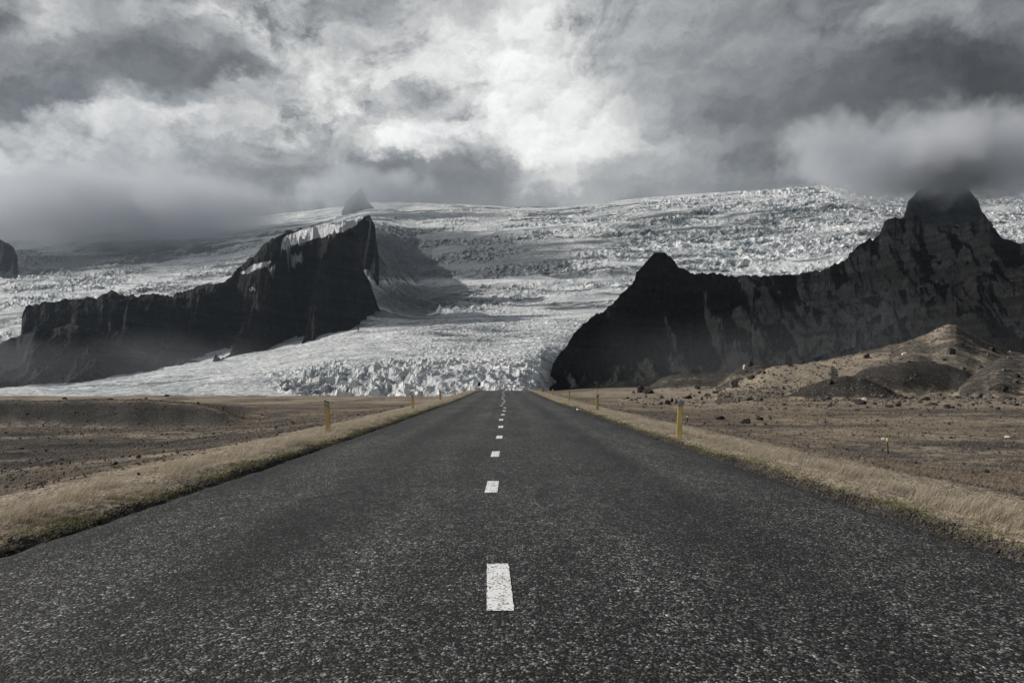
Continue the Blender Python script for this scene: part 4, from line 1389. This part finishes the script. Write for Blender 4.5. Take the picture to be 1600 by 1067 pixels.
# dark sign seen from behind, on its pole at the crest of the road
sx, sd = float(tan_of(749) * 127), 127.0
sz = float(ground_z(np.array([sx]), np.array([sd]))[0])
pole = link('road_sign', tube_mesh('sign_pole', [(0, 0, -.2), (0, 0, 1.0), (0, 0, 2.0 - sz)], [.035, .035, .035], M_STEEL), loc=(sx, sd, sz),
            label='small black sign board on a pole on the left side of the crest', category='road sign')
link('sign_board', prism([(-.24, 1.66 - sz), (.24, 1.66 - sz), (.24, 2.3 - sz), (-.24, 2.3 - sz)], .03, 'sign_board', M_BLACK, .01), parent=pole, loc=(0, -.055, 0))

# green stakes with a yellow band
for px, pyb, pyt, lean, lab in ((1388, 708, 680, -4, 'thin dark green stake with yellow band, nearer one, beside the white stone'),
                                (1074.5, 659, 648, -2, 'tiny green and yellow stake just right of the nearest right marker post')):
    x, d, g = cast(px, pyb)
    H = (pyb - pyt) / FX * d
    rr = .013 * d / 16
    st_ = link('marker_stake', tube_mesh('stake', [(0, 0, -.05), (0, 0, H * .5), (0, 0, H)], [rr, rr, rr * .9], M_GREEN), loc=(x, d, g), rot=(0, R(lean), 0), label=lab, category='stake')
    link('yellow_band', tube_mesh('yellow_band', [(0, 0, H * .63), (0, 0, H * .86)], [rr * 1.25, rr * 1.25], M_TAPE), parent=st_)
# tall thin rod behind the second right post
x, d = float(tan_of(933.2) * 58), 58.0
g = float(ground_z(np.array([x]), np.array([d]))[0])
zt = CAM_H + float(slope_of(600.5)) * d
link('snow_pole', tube_mesh('snow_pole', [(0, 0, -.1), (0, 0, (zt - g) * .5), (0, 0, zt - g)], [.022, .020, .012], M_BLACK), loc=(x, d, g),
     label='very thin dark snow pole rising behind the second right marker post', category='pole')
# crumpled white litter at the right road edge
x, d, g = cast(905.5, 642.5)
v, f = rock_shape(4, 990, 0.35, 9)
lit = link('litter', mesh_from('litter', v, f, [mat_flat('white plastic', (.8, .8, .78), .4, .4)]), loc=(x, d, g + .04), rot=(0, R(18), .4), label='crumpled white litter on the grass edge right of the road', category='litter')
lit.scale = (.13, .07, .055)


# ------------------------------------------------------------------ air
def volume_box(name, lo, hi, label):
    import bmesh
    bm = bmesh.new()
    bmesh.ops.create_cube(bm, size=1.0)
    for p in bm.verts:
        p.co = Vector(((p.co.x + .5) * (hi[0] - lo[0]) + lo[0], (p.co.y + .5) * (hi[1] - lo[1]) + lo[1], (p.co.z + .5) * (hi[2] - lo[2]) + lo[2]))
    me = bpy.data.meshes.new(name)
    bm.to_mesh(me)
    bm.free()
    m = bpy.data.materials.new(name)
    m.use_nodes = True
    m.node_tree.nodes.remove(m.node_tree.nodes['Principled BSDF'])
    me.materials.append(m)
    o = link(name, me, kind='stuff', label=label)
    nt = NT(m.node_tree)
    pv = nt.node('ShaderNodeVolumePrincipled')
    m.node_tree.links.new(pv.outputs[0], m.node_tree.nodes['Material Output'].inputs['Volume'])
    return o, m, nt, pv


HAZE, hm, hnt, hpv = volume_box('haze', (-15500, -15500, -40), (15500, 14800, 3400), 'thin pale blue haze over the whole landscape')
hpv.inputs['Color'].default_value = (.70, .84, 1.0, 1)
hpv.inputs['Density'].default_value = 7e-6
hpv.inputs['Anisotropy'].default_value = 0.2


def cloud(name, cx, cy, cz, rx, ry, rz, dens, scale, label, thr=.42, col=(.8, .82, .85), flat=1.0, seed=0.0, soft=.5):
    """a soft-edged bank of cloud: fractal density fading out towards an ellipsoid's rim"""
    o, m, nt, pv = volume_box(name, (-rx, -ry, -rz), (rx, ry, rz), label)
    v, f = icosphere(3)
    me = mesh_from(name, v * np.array([rx, ry, rz])[None], f, [m])
    o.data = me
    o.location = (cx, cy, cz)
    tc = nt.node('ShaderNodeTexCoord').outputs['Object']
    p = nt.vm('ADD', nt.vm('MULTIPLY', tc, (1, 1, flat)), (seed, seed, seed))
    wr = nt.vm('SUBTRACT', nt.noise(p, scale * .6, 4, .6, color=True), (.5, .5, .5))
    q = nt.vm('ADD', nt.vm('MULTIPLY', tc, (1 / rx, 1 / ry, 1 / rz)), nt.vm('SCALE', wr, scale=1.1))
    rad = nt.vm('LENGTH', q)
    n = nt.noise(p, scale, 8, .68)
    core = nt.mapr(rad, .05, .95, 1.0, 0.0)
    val = nt.m('SUBTRACT', nt.m('MULTIPLY', core, 1.5), nt.m('MULTIPLY', nt.m('SUBTRACT', 1.0, n), 1.25))
    val = nt.mapr(val, -.05, .55, 0.0, 1.3, smooth=True)
    rim = nt.mapr(nt.vm('LENGTH', nt.vm('MULTIPLY', tc, (1 / rx, 1 / ry, 1 / rz))), .72, .97, 1.0, 0.0, smooth=True)
    den = nt.m('MULTIPLY', nt.m('MULTIPLY', val, rim), dens)
    nt.put(pv.inputs['Density'], den)
    pv.inputs['Color'].default_value = (*col, 1)
    pv.inputs['Anisotropy'].default_value = 0.25
    return o


cloud('cloud', 3900, 5900, 2000, 2900, 1300, 600, .0040, .0030, 'low grey cloud wrapped round the black peak on the right', seed=11.0, col=(.88, .9, .94))
cloud('cloud', -5700, 9700, 2480, 6600, 2900, 1050, .0016, .0009, 'low grey cloud bank lying over the upper glacier on the left', seed=53.0, col=(.74, .77, .82))

cloud('cloud', 3760, 5950, 1880, 1100, 750, 270, .010, .0050, 'dense shred of cloud hiding the very top of the black peak', seed=5.0, col=(.97, .98, 1.0))
cloud('mist', 1250, 2050, 40, 2300, 800, 420, .00013, .0014, 'thin ground mist along the foot of the right mountain', seed=71.0, thr=.3, col=(.9, .95, 1.0))
cloud('mist', -2300, 3050, 40, 2900, 900, 420, .00013, .0014, 'thin ground mist along the foot of the left mountain', seed=83.0, thr=.3, col=(.9, .95, 1.0))
cloud('cloud', -2100, 9300, 2720, 2000, 500, 640, .0028, .0016, 'thin veil of mist drifting round the small rock peak', seed=31.0, col=(.86, .9, .95))
